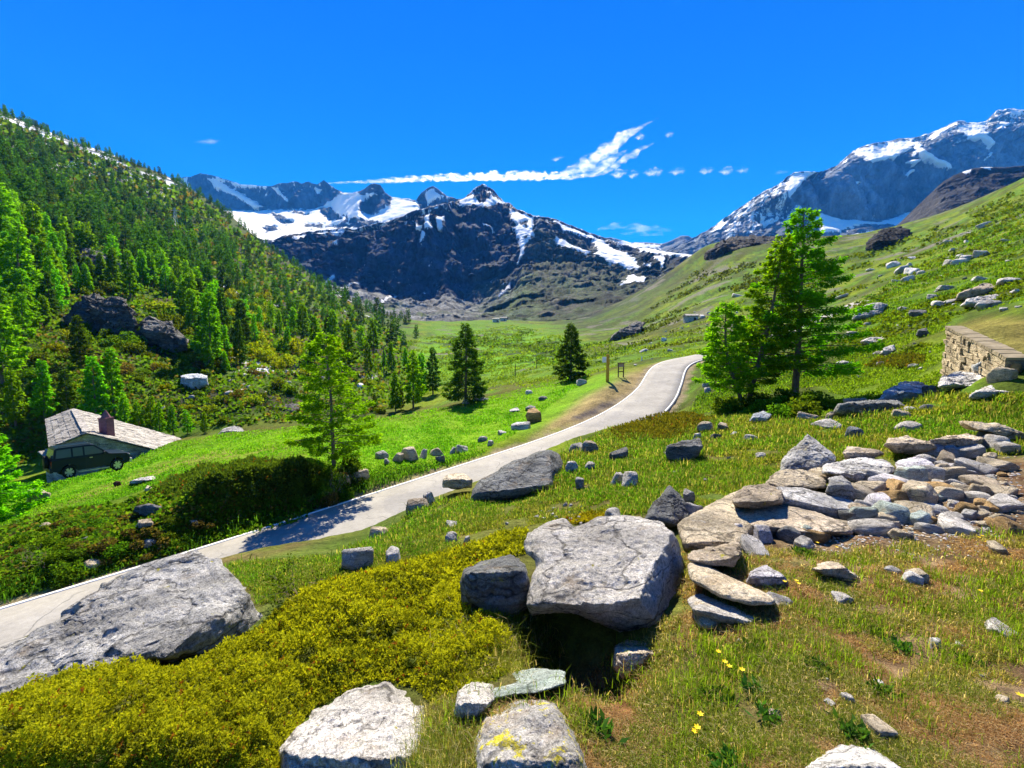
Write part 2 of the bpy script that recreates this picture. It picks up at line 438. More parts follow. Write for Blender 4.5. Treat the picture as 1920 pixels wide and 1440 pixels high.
# ------------------------------------------------------------------ ground sheet
def mixc(c, w, col): return c * (1 - w[..., None]) + np.asarray(col) * w[..., None]
GPX, GPY = proj(np.stack([GX, GY, GZ], -1))
def ground_colour(X, Y, PX, PY, R, D):
    XY = np.stack([X, Y], -1)
    nA = fbm(XY / 45, 4, 3); nB = fbm(XY / 12, 4, 5); nC = fbm(XY / 3.2, 4, 9); nD = fbm(XY / 0.8, 4, 11); nE = fbm(XY / 0.22, 3, 13)
    c = np.zeros(X.shape + (3,)) + np.array([.095, .190, .012])                      # alpine pasture
    c = mixc(c, sstep(-.15, .45, nB), (.155, .215, .012))
    c = mixc(c, sstep(.15, .55, nA + .5 * nC) * .8, (.105, .088, .022))
    c = mixc(c, sstep(.1, .5, nC) * .5, (.035, .075, .010))
    # near slope: green tufts and dry straw
    near = sstep(15, 9, R)
    c = mixc(c, near * .9, (.125, .135, .030))
    c = mixc(c, near * sstep(-.3, .5, nD) * .8, (.16, .115, .050))
    c = mixc(c, near * sstep(.05, .4, nC) * .7, (.060, .115, .014))
    pas = sstep(12, 16, R) * sstep(.12, .22, X / np.maximum(Y, 1))
    st = fbm(np.stack([(X * .8 + Y * .6) / 6.0, (X * .6 - Y * .8) / 1.6], -1), 4, 61); st2 = fbm(np.stack([(X * .8 + Y * .6) / 20.0, (X * .6 - Y * .8) / 5.0], -1), 4, 62)
    c = mixc(c, pas * sstep(.05, .35, st) * .75, (.045, .075, .010)); c = mixc(c, pas * sstep(.1, .4, st2) * .7, (.060, .068, .014)); c = mixc(c, pas * sstep(-.12, -.4, st2) * .6, (.16, .20, .010))
    # dry ground in the right foreground
    dry = sstep(0, 120, poly_sd(PX, PY, [(780,1600),(810,1330),(900,1280),(1010,1230),(1240,1170),(1330,1040),(1650,950),(1760,880),(2100,840),(2600,900),(2600,1500)])) * sstep(7, 6.2, Y)
    c = mixc(c, dry, (.225, .155, .085))
    c = mixc(c, dry * sstep(-.1, .35, nD + .4 * nE), (.135, .085, .045))
    c = mixc(c, dry * sstep(.1, .4, nC + .4 * nD) * .7, (.115, .125, .025))
    soil = sstep(-10, 20, poly_sd(PX, PY, [(1060,1300),(1110,1262),(1200,1275),(1265,1320),(1240,1350),(1120,1345)]) + 14 * nD) * (R < 4)
    c = mixc(c, soil, (.26, .13, .055))
    grav = sstep(-25, 25, poly_sd(PX, PY, [(1330,1020),(1540,950),(1720,880),(1860,850),(2050,860),(2050,1000),(1750,1015),(1560,1050)]) + 30 * nD) * sstep(8, 7, Y)
    c = mixc(c, grav, (.20, .140, .080)); c = mixc(c, grav * sstep(.0, .35, nE), (.12, .066, .036))
    # hill side with forest
    hill = sstep(50, 62, Y) * sstep(0, 40, 780 - (PX + np.maximum(0, PY - 660) * .6) + 40 * nB)
    hill = np.maximum(hill, sstep(60, 90, Y) * sstep(-.25, -.4, X / np.maximum(Y, 1)))
    c = mixc(c, hill, (.075, .125, .016))
    c = mixc(c, hill * sstep(.12, .45, nB + .5 * nC) * .85, (.105, .072, .045))
    c = mixc(c, hill * sstep(.1, .45, nA + .6 * nC) * .9, (.115, .20, .013))
    c = mixc(c, hill * sstep(.22, .4, fbm(XY / 20, 4, 31)) * .85, (.035, .030, .026))
    up = hill * sstep(160, 300, R)
    c = mixc(c, up * .55, (.055, .070, .035))
    sb = np.minimum(poly_sd(PX, PY, [(-200,190),(0,212),(200,285),(335,342),(350,352),(300,345),(200,325),(100,290),(0,255),(-200,240)]), 30)
    c = mixc(c, hill * sstep(-2, 6, np.minimum(sb, 10) + 34 * fbm(XY / 26, 5, 41) - 3), (.80, .82, .85))
    sb2 = poly_sd(PX, PY, [(0,255),(150,300),(300,372),(400,430),(380,440),(260,380),(120,320),(0,285)])
    c = mixc(c, hill * sstep(.28, .36, fbm(XY / 30, 4, 43) + .012 * np.clip(sb2, -30, 0) + .08), (.74, .74, .76))
    # meadow by the hut
    mead = sstep(0, 30, poly_sd(PX, PY, [(-60,940),(60,890),(330,826),(430,808),(560,795),(690,783),(860,757),(1010,715),(1130,690),(1205,690),(1190,735),(1120,775),(1000,820),(900,850),(760,890),(650,905),(560,855),(400,885),(300,905),(150,960),(0,985),(-60,990)]) + 12 * nC) * sstep(52, 46, Y) * sstep(9, 12, Y)
    c = mixc(c, mead, (.150, .310, .010)); c = mixc(c, mead * sstep(-.1, .5, nB + .4 * nC) * .6, (.20, .33, .012)); c = mixc(c, mead * sstep(.1, .5, nC + .5 * nD) * .45, (.085, .24, .008))
    trk = np.minimum(line_d(PX, PY, [(60,965),(150,935),(300,882),(400,860),(560,832)]), line_d(PX, PY, [(240,893),(330,862),(430,845)]) + 5)
    c = mixc(c, mead * sstep(13, 3, trk + 5 * nC) * .75, (.24, .18, .055))
    val = sstep(80, 110, Y) * sstep(0, 40, poly_sd(PX, PY, [(760,640),(820,600),(960,596),(1060,615),(1120,660),(1130,700),(1000,720),(860,740),(760,720)]) + 20 * nC)
    c = mixc(c, val, (.13, .29, .012)); c = mixc(c, val * sstep(.0, .4, nB + .5 * nC), (.040, .070, .018)); c = mixc(c, val * sstep(.35, .5, fbm(XY / 14, 4, 71)), (.15, .14, .11))
    # dark moor at the valley end
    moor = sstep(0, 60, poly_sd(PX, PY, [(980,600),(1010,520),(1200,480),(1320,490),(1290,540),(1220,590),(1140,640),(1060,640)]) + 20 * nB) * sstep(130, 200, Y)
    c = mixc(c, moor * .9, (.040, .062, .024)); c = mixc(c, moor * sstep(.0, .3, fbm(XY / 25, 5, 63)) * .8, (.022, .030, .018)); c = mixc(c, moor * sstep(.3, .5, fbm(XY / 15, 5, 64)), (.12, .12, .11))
    rs = sstep(60, 120, Y) * sstep(.1, .2, X / np.maximum(Y, 1))
    c = mixc(c, rs * sstep(.30, .42, fbm(XY / 16, 5, 51)) * .8, (.17, .16, .13))
    c = mixc(c, rs * sstep(.1, .4, fbm(XY / 60, 4, 57)) * .5, (.075, .082, .020))
    # sandy verge by the bend, path above the wall, gravel at the road edges
    ver = sstep(-8, 14, poly_sd(PX, PY, [(990,824),(1062,764),(1112,732),(1180,697),(1212,690),(1216,720),(1190,752),(1110,796)]) + 8 * nC) * sstep(24, 27, Y) * sstep(55, 48, Y)
    c = mixc(c, ver * .9, (.33, .24, .115)); 
    ver2 = sstep(-3, 6, poly_sd(PX, PY, [(1062,788),(1120,758),(1160,745),(1205,738),(1185,752),(1110,786)]) + 4 * nD) * (Y < 45) * (Y > 24)
    c = mixc(c, ver2, (.115, .095, .090))
    pth = sstep(0, 18, poly_sd(PX, PY, [(1785,608),(1850,592),(1990,585),(1990,690),(1890,664)]) + 10 * nC) * sstep(8, 10, Y) * (Y < 30)
    c = mixc(c, pth * .8, (.24, .20, .055))
    c = mixc(c, sstep(.8, .15, D + .45 * nD), (.26, .21, .13))
    return c
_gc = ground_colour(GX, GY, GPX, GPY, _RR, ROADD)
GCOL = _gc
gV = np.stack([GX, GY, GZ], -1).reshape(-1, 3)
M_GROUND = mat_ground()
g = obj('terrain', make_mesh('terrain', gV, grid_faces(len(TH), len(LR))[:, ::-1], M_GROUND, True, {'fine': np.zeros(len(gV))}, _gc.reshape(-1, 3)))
tag(g, kind='structure')

# ------------------------------------------------------------------ road
def ribbon(P, N, offs, dz):
    V = P[:, None, :] + np.concatenate([N, np.zeros((len(N), 1))], 1)[:, None, :] * np.stack([np.broadcast_to(q, (len(P),)) for q in offs], -1)[:, :, None]
    V[..., 2] += np.asarray(dz)
    return V
_rt = np.gradient(ROADC[:, :2], axis=0); _rt /= np.linalg.norm(_rt, axis=1)[:, None]
ROADN = np.stack([_rt[:, 1], -_rt[:, 0]], -1)         # towards the near (right) side
hw = ROADH
V = ribbon(ROADC, ROADN, [-hw - .02, -hw, -hw * .5, 0, hw * .5, hw, hw + .02], [-.25, .05, .06, .065, .06, .05, -.25])
road = obj('road', make_mesh('road', V, grid_faces(len(ROADC), 7)[:, ::-1], mat_road())); tag(road, kind='structure')
def rail(off0, off1, top):
    V = ribbon(ROADC, ROADN, [off0 - .001, off0, off1, off1 + .001], [.03, top, top, .03])
    return V
for off in (-hw + .06, hw - .17):
    V = rail(off, off + .11, .062)
    V[..., 2] += .004
    o = obj('road_edge_line', make_mesh('road_edge_line', V, grid_faces(len(ROADC), 4)[:, ::-1], mat_line())); tag(o, kind='structure')

# ------------------------------------------------------------------ mountains
def sheet(name, rows, px0, px1, step, snow, rockcol, colfn=None, amp=.012, lam=90, mat=None, nsub=1.6, flecks=None, back=True, seed=1, rowsY=None):
    """a mountain side through rows of (px, py[, depth]) points, crest first, with a real back slope."""
    pxs = np.arange(px0, px1 + step, step)
    A = []
    for r in rows:
        last = None; q = []
        for p in r:
            last = p[2] if len(p) > 2 else last
            q.append((p[0], p[1], last))
        q = np.array(q, float)
        A.append(np.stack([np.interp(pxs, q[:, 0], q[:, 1]), np.interp(pxs, q[:, 0], q[:, 2])], -1))
    PYs, Ys, K = [], [], []
    for i in range(len(A) - 1):
        n = max(3, int(np.abs(A[i + 1][:, 0] - A[i][:, 0]).max() / nsub))
        for t in np.linspace(0, 1, n, endpoint=(i == len(A) - 2)):
            PYs.append(A[i][:, 0] * (1 - t) + A[i + 1][:, 0] * t); Ys.append(A[i][:, 1] * (1 - t) + A[i + 1][:, 1] * t); K.append(i + t)
    PYs, Ys, K = np.array(PYs), np.array(Ys), np.array(K)
    # soften the row joints
    for _ in range(3):
        Ys[1:-1] = .25 * Ys[:-2] + .5 * Ys[1:-1] + .25 * Ys[2:]
    PX = np.broadcast_to(pxs[None], PYs.shape)
    P = unproj(PX, PYs, Ys)
    Q = P / lam; Q = Q * np.array([1, 1, .45])
    d = fbm(Q, 7, seed, .6, ridged=True); d2 = fbm(P / (lam * .18), 4, seed + 9)
    s = np.full(PX.shape, -60.0)
    for poly in snow:
        sgn = 1
        if isinstance(poly, tuple): sgn, poly = -1, poly[0]
        sd = poly_sd(PX, PYs, poly)
        s = np.maximum(s, sd) if sgn > 0 else np.minimum(s, -sd)
    snowy = sstep(-4, 4, s)
    w = sstep(0, .25, K)[:, None] * (1 - .75 * snowy)
    P[..., 1] += (d * amp * 1.6) * Ys * w
    P[..., 2] += (d2 * amp * .35) * Ys * (0.35 + .65 * w) * (1 - .6 * snowy)
    sv = np.clip(.5 + s / 14, -.4, 1.4)
    if flecks is not None: sv = np.maximum(sv, flecks(PX, PYs, K[:, None] + 0 * PX))
    c = np.zeros(P.shape) + np.asarray(rockcol)
    if colfn is not None: c = colfn(c, P, PX, PYs, K[:, None] + 0 * PX)
    if back:
        b1 = P[0].copy(); b1[:, 1] += .10 * Ys[0]; b1[:, 2] -= .06 * Ys[0]
        b2 = P[0].copy(); b2[:, 1] += .5 * Ys[0]; b2[:, 2] = 0
        P = np.concatenate([[b2, b1], P]); c = np.concatenate([c[:1], c[:1], c]); sv = np.concatenate([sv[:1] * 0, sv[:1] * 0, sv])
    me = make_mesh(name, P.reshape(-1, 3), grid_faces(P.shape[0], P.shape[1])[:, ::-1], mat, True, {'snow': sv.ravel()}, c.reshape(-1, 3))
    o = obj(name, me); tag(o, kind='structure'); return o

M_FAR = mat_mountain('far_rock', None, .006); M_MID = mat_mountain('mid_rock', None, .016)

sheet('snowy_mountain', [
  [(230,335,3000),(340,333),(357,331),(376,324),(413,333),(454,346),(503,350),(530,343),(545,342),(556,340),(565,344),(579,339),(586,344),(594,346),(607,338),(617,346),(632,355),(643,361,2700),(661,362,2500),(676,358,2350),(684,354),(693,346,2300),(703,344),(713,345),(722,360),(734,369),(780,375,2300),(789,361),(800,354),(812,349),(824,356),(838,368),(870,374),(930,380)],
  [(230,385,2850),(340,388),(430,393),(500,394),(560,389),(620,390),(643,380,2500),(670,388,2150),(690,402),(730,390),(780,383),(800,390),(870,390),(930,395)],
  [(230,425,1700),(430,428),(500,455),(600,462),(760,445),(870,425),(930,425)],
  [(230,480,1350),(930,480)]], 230, 930, 1.6,
  [[(395,397),(440,393),(540,393),(600,390),(640,364),(668,361),(684,366),(668,392),(700,404),(732,386),(734,369),(780,376),(784,392),(870,380),(930,395),(930,485),(230,485),(300,400)],
   [(385,333),(400,334),(450,360),(490,386),(470,388),(430,362),(398,350)],[(338,335),(352,333),(350,350),(368,360),(345,356)],[(404,331),(450,345),(500,349),(500,353),(450,350),(404,336)],
   [(508,350),(518,351),(540,376),(536,378)],[(588,350),(600,352),(596,362),(590,360)],[(683,362),(700,358),(706,362),(688,368)],[(795,362),(812,352),(832,368),(812,370),(800,380)],[(640,362),(662,360),(662,366),(642,368)],
   ([(598,391),(618,388),(630,398),(640,408),(615,412),(602,402)],),([(509,400),(525,402),(547,414),(540,421),(522,418)],),([(566,416),(606,418),(600,425),(568,424)],),([(488,423),(508,420),(524,430),(500,437)],),([(640,400),(652,402),(648,410)],),([(548,394),(575,398),(572,402),(550,399)],),([(660,405),(690,412),(670,420),(640,416)],),([(575,430),(640,416),(720,414),(690,425),(640,424)],)],
  (.058, .085, .135), mat=M_FAR, amp=.022, lam=200, seed=3, flecks=lambda PX, PY, K: .36 * sstep(1.2, .0, K) + 0 * PX)

def c_mid(c, P, PX, PY, K):
    n = fbm(P / 60, 5, 77); n2 = fbm(P / 18, 4, 78)
    # below the cliff: scree and grass
    c = mixc(c, sstep(1.92, 2.12, K + .16 * n), (.165, .17, .17))
    gr = sstep(1.7, 2.3, K + .35 * n) * sstep(840, 1000, PX + 60 * n)
    c = mixc(c, gr * .95, (.048, .098, .022)); c = mixc(c, gr * sstep(.0, .35, fbm(P / 30, 5, 81)) * .8, (.022, .032, .022)); c = mixc(c, sstep(.2, .45, n2) * gr * .6, (.12, .12, .11))
    c = mixc(c, sstep(2.35, 2.8, K + .4 * n) * sstep(-.1, .3, n), (.075, .115, .030))
    rg = sstep(960, 1020, PX) * sstep(0.5, 1.3, K + .4 * n)
    c = mixc(c, rg * .75, (.052, .066, .032)); c = mixc(c, rg * sstep(.1, .4, n2) * .7, (.085, .08, .068))
    st = line_d(PX, PY, [(598,532),(616,514)]); st = np.minimum(st, line_d(PX, PY, [(632,542),(662,524)])); st = np.minimum(st, line_d(PX, PY, [(712,563),(735,548)])); st = np.minimum(st, line_d(PX, PY, [(935,552),(955,535)]))
    c = mixc(c, sstep(3.2, 1.2, st), (.8, .82, .85))
    return c
sheet('rocky_mountain', [
  [(340,440,900),(430,432,1000),(470,442),(512,451),(530,441),(560,437,1050),(600,431),(640,427),(660,430),(700,420),(730,414),(760,402),(780,394),(800,388),(840,380),(862,375,1200),(875,366),(888,355,1250),(896,350),(904,344),(912,347),(920,352),(928,360),(935,369),(946,379),(955,380),(967,390,1150),(984,397),(1002,404),(1020,405),(1042,410),(1072,422),(1104,436),(1136,446),(1159,454,1050),(1188,464,1000),(1220,466,900),(1260,474,800),(1320,480,700),(1420,490,600)],
  [(340,458,860),(512,464,900),(560,455,930),(640,447),(700,442),(760,428),(800,415),(862,402,1040),(904,392,1060),(946,402),(1002,428,980),(1072,448),(1136,472,920),(1188,482,880),(1260,492,760),(1320,500,640),(1420,500,560)],
  [(340,520,790),(560,520),(610,528),(680,542),(740,556),(800,558),(830,545),(850,555),(870,566),(900,562),(940,545),(965,528),(980,500,830),(1010,490,850),(1060,482,870),(1136,497,820),(1188,508,780),(1260,518,680),(1320,525,580),(1420,525,520)],
  [(340,600,480),(600,590,470),(700,602,430),(800,606,410),(900,606,395),(1000,602,385),(1100,592,370),(1200,575,360),(1320,560,350),(1420,550,350)],
  [(340,650,420),(1000,650,340),(1420,620,300)]], 340, 1420, 1.5,
  [[(862,377),(876,368),(888,360),(888,372),(905,380),(922,366),(934,372),(950,382),(930,381),(905,386),(880,384),(862,384)],
   [(955,391),(975,397),(1001,405),(998,432),(1000,436),(985,458),(979,478),(970,492),(976,465),(972,445),(962,425),(970,418),(958,408)],([(974,414),(990,410),(988,425),(978,420)],),([(980,445),(990,440),(986,452)],),
   [(1037,411),(1055,418),(1108,441),(1104,445),(1060,430)],[(1105,437),(1130,449),(1160,466),(1185,482),(1204,503),(1180,500),(1150,490),(1114,476),(1126,466)],
   [(1166,532),(1180,520),(1190,511),(1200,518),(1216,520),(1212,526),(1196,526),(1180,532)],[(818,403),(832,402),(829,418),(826,432),(818,430)],[(794,402),(806,400),(802,412),(808,425),(796,428)],[(776,416),(792,422),(786,430),(776,428)],[(790,430),(798,436),(788,456),(785,454)],
   [(904,414),(912,415),(926,428),(918,426)],[(1222,480),(1246,480),(1250,498),(1236,490)],[(1300,468),(1324,464),(1318,484),(1302,486)],[(1196,463),(1260,470),(1322,476),(1322,482),(1250,478),(1200,472)],
   [(1040,448),(1054,445),(1076,458),(1116,470),(1100,473),(1046,459)],[(540,444),(580,437),(640,428),(640,433),(600,439),(560,446)],[(1208,495),(1222,492),(1222,500)],[(620,452),(634,450),(632,456)]],
  (.028, .044, .078), c_mid, mat=M_MID, amp=.034, lam=90, seed=5,
  flecks=lambda PX, PY, K: .41 * sstep(1.3, .1, K) + .26 * sstep(.8, 1.4, K) * (K < 2) + 0 * PX)

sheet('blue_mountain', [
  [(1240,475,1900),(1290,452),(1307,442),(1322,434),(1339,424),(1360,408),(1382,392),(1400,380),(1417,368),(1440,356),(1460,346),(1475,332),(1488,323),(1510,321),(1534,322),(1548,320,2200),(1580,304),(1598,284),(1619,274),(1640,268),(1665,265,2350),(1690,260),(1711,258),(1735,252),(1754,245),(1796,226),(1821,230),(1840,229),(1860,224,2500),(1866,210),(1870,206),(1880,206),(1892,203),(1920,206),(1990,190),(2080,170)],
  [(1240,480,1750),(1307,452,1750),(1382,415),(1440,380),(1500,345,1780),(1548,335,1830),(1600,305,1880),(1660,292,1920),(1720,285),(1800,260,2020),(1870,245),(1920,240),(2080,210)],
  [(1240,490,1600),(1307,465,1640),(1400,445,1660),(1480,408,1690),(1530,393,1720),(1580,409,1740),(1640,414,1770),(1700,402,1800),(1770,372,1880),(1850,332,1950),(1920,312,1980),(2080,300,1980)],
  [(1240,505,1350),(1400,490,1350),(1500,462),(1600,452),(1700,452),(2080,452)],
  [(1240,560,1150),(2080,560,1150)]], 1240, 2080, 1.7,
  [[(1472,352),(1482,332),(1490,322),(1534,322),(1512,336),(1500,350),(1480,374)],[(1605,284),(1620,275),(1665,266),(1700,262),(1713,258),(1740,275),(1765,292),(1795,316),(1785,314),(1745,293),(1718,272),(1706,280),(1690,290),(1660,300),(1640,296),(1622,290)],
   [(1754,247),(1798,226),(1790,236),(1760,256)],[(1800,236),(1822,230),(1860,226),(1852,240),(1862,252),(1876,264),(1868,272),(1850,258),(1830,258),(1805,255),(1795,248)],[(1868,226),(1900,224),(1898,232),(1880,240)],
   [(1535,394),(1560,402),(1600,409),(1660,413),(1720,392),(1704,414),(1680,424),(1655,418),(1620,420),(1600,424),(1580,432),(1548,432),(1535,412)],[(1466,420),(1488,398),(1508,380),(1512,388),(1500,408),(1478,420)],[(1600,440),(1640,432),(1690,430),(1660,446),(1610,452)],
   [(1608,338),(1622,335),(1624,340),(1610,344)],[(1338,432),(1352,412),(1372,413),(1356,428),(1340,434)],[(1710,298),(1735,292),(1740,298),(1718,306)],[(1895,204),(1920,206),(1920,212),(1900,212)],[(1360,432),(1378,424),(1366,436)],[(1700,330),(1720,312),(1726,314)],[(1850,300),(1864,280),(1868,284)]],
  (.145, .180, .240), mat=M_FAR, amp=.026, lam=150, seed=12,  # rock colour mixed with blue to make up for the thin haze
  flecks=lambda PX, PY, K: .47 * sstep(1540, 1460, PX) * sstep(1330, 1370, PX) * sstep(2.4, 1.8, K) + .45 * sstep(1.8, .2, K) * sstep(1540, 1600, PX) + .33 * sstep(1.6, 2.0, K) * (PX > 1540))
sheet('distant_ridge', [
  [(1060,452,3300),(1120,448),(1145,445),(1160,449),(1182,455),(1212,454),(1241,457),(1262,450),(1276,442),(1290,442),(1302,448),(1340,470)],
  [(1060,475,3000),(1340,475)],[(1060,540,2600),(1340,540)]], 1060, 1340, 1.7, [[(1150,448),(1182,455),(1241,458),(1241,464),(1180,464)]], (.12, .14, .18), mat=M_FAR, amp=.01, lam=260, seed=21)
sheet('dark_ridge', [
  [(1650,440,700),(1690,421),(1705,408),(1718,396),(1732,378),(1746,364),(1760,348),(1771,339),(1790,328),(1807,322),(1825,316),(1842,313),(1870,314),(1913,311),(1960,300),(2080,270)],
  [(1650,450,620),(1718,425,600),(1771,385),(1842,360),(1913,350),(2080,330)],
  [(1650,560,400),(2080,560,400)]], 1650, 2080, 1.6, [[(1806,322),(1820,318),(1822,321),(1808,325)],[(1838,313),(1862,313),(1850,316)]], (.050, .050, .055),
  lambda c, P, PX, PY, K: mixc(c, sstep(.6, 1.6, K + .5 * fbm(P / 50, 4, 8)), (.11, .10, .075)), mat=M_MID, amp=.02, lam=80, seed=31)

# ------------------------------------------------------------------ haze
def haze():
    m = bpy.data.materials.new('haze'); m.use_nodes = True; n = m.node_tree.nodes; n.clear()
    out = n.new('ShaderNodeOutputMaterial'); v = n.new('ShaderNodeVolumePrincipled')
    v.inputs['Color'].default_value = (.04, .30, 1.0, 1); v.inputs['Absorption Color'].default_value = (1, 1, 1, 1)
    v.inputs['Density'].default_value = 0.00011; v.inputs['Anisotropy'].default_value = 0.0
    m.node_tree.links.new(v.outputs[0], out.inputs['Volume'])
    x0, x1, y0, y1, z0, z1 = -2600, 3600, -1400, 5200, -60, 1500
    V = [(x, y, z) for z in (z0, z1) for y in (y0, y1) for x in (x0, x1)]
    Fq = [(0, 2, 3, 1), (4, 5, 7, 6), (0, 1, 5, 4), (2, 6, 7, 3), (0, 4, 6, 2), (1, 3, 7, 5)]
    o = obj('haze', make_mesh('haze', V, np.array(Fq), m, False)); tag(o, kind='stuff')
haze()

# ------------------------------------------------------------------ rocks
def mat_rock(name, c1, c2, lichen=(.42, .38, .03), lich=.0, dark=.5, strata=(1, 1, 5), scale=1.0, gain=1.45):
    t = NT(name); v = t.coord('Object')
    oi = t.new('ObjectInfo')
    add = t.new('VectorMath', operation='ADD'); t.link(v, add.inputs[0])
    sc3 = t.new('VectorMath', operation='SCALE'); t.link(oi.outputs['Location'], sc3.inputs[0]); sc3.inputs['Scale'].default_value = 3.7
    t.link(sc3.outputs[0], add.inputs[1]); v = add.outputs[0]
    mp = t.new('Mapping'); mp.inputs['Scale'].default_value = strata; mp.inputs['Rotation'].default_value = (.3, .5, .4); t.link(v, mp.inputs[0]); vs = mp.outputs[0]
    n0 = t.noise(v, 1.6 * scale, 6, .6); n1 = t.noise(vs, 4 * scale, 10, .72, .5); n2 = t.noise(v, 30 * scale, 6, .75); n3 = t.noise(v, 110 * scale, 3, .7)
    c = t.mix(t.ramp(n1, [(.36, 0.), (.64, 1.)]), c1, c2)
    c = t.mix(1.0, c, t.ramp(n0, [(.34, .55), (.66, 1.3)]), 'MULTIPLY')
    c = t.mix(1.0, c, t.ramp(n2, [(.34, .42), (.48, .95), (.66, 1.35)]), 'MULTIPLY')
    c = t.mix(1.0, c, t.ramp(n3, [(.34, .65), (.66, 1.35)]), 'MULTIPLY')
    pit = t.noise(v, 11 * scale, 6, .8)
    c = t.mix(t.math('MULTIPLY', t.ramp(pit, [(.56, 0.), (.66, 1.)]), dark), c, (.035, .037, .042))
    rust = t.noise(v, 2.6 * scale, 7, .7, .6); c = t.mix(t.math('MULTIPLY', t.ramp(rust, [(.55, 0.), (.68, 1.)]), .5), c, (.30, .20, .10))
    moss = t.noise(v, 5.1 * scale, 8, .8, .8); c = t.mix(t.math('MULTIPLY', t.ramp(moss, [(.62, 0.), (.68, 1.)]), .55), c, (.16, .17, .04))
    pale = t.noise(v, 7 * scale, 7, .8, 1.0)
    c = t.mix(t.math('MULTIPLY', t.ramp(pale, [(.58, 0.), (.68, 1.)]), .55), c, (.52, .53, .53))
    if lich > 0:
        ln = t.noise(v, 9 * scale, 6, .75, .4)
        c = t.mix(t.ramp(ln, [(.66 - .1 * lich, 0.), (.70 - .1 * lich, .9)]), c, lichen)
    hv = t.new('HueSaturation'); t.link(c, hv.inputs['Color'])
    mr = t.new('MapRange'); t.link(oi.outputs['Random'], mr.inputs[0]); mr.inputs[3].default_value = .8 * gain; mr.inputs[4].default_value = 1.2 * gain
    t.link(mr.outputs[0], hv.inputs['Value'])
    cv = t.new('VectorMath', operation='ADD'); t.link(vs, cv.inputs[0]); nz = t.new('TexNoise'); nz.inputs['Scale'].default_value = 2.2 * scale; nz.inputs['Detail'].default_value = 5; t.link(v, nz.inputs['Vector']); t.link(nz.outputs[1], cv.inputs[1])
    crk = t.ramp(t.vor(cv.outputs[0], 1.1 * scale, 'DISTANCE_TO_EDGE'), [(0., 0.), (.035, 1.)])
    c = t.mix(1.0, c, t.ramp(crk, [(0., .35), (1., 1.)]), 'MULTIPLY'); t.link(c, hv.inputs['Color'])
    h = t.math('ADD', t.math('ADD', t.math('MULTIPLY', n1, 1.0), t.math('MULTIPLY', crk, .35)), t.math('MULTIPLY', n2, .35))
    h = t.math('ADD', h, t.math('MULTIPLY', pit, -.35))
    b = t.bump(h, 1.0, .12 / scale); b = t.bump(n3, .8, .015 / scale, b)
    t.bsdf(hv.outputs[0], .88, b, .15)
    return t.m
MR = {
 'grey': mat_rock('grey_rock', (.34, .335, .33), (.55, .535, .51), lich=.25, gain=1.25),
 'darkgrey': mat_rock('dark_rock', (.15, .16, .165), (.30, .305, .30), lich=.1, dark=.6, gain=1.05),
 'pale': mat_rock('pale_rock', (.56, .53, .49), (.76, .72, .67), lich=.15, dark=.35, gain=1.2),
 'white': mat_rock('white_rock', (.60, .58, .56), (.78, .76, .73), dark=.25, gain=1.12),
 'tan': mat_rock('tan_rock', (.44, .36, .25), (.60, .52, .39), lich=.3, dark=.35),
 'ochre': mat_rock('ochre_rock', (.40, .24, .09), (.52, .36, .18), dark=.3),
 'green': mat_rock('green_rock', (.34, .42, .38), (.52, .57, .52), dark=.3),
 'brown': mat_rock('brown_rock', (.36, .29, .21), (.54, .46, .36), lich=.3, dark=.5),
 'lilac': mat_rock('lilac_rock', (.46, .43, .46), (.64, .62, .64), dark=.3),
 'slate': mat_rock('slate_rock', (.27, .30, .33), (.46, .49, .52), dark=.4),
 'lichen': mat_rock('lichen_rock', (.36, .35, .34), (.56, .53, .49), lichen=(.60, .52, .02), lich=1.1, dark=.3),
 'crag': mat_rock('crag_rock', (.09, .09, .088), (.20, .197, .185), scale=.25, dark=.5, gain=1.25),
 'cragfar': mat_rock('far_crag_rock', (.045, .046, .05), (.10, .10, .10), scale=.05, dark=.6, gain=1.0),
}

def vnoise3(P, lam, oc, seed):
    return np.stack([fbm(P / lam, oc, seed + 31 * k) for k in range(3)], -1)

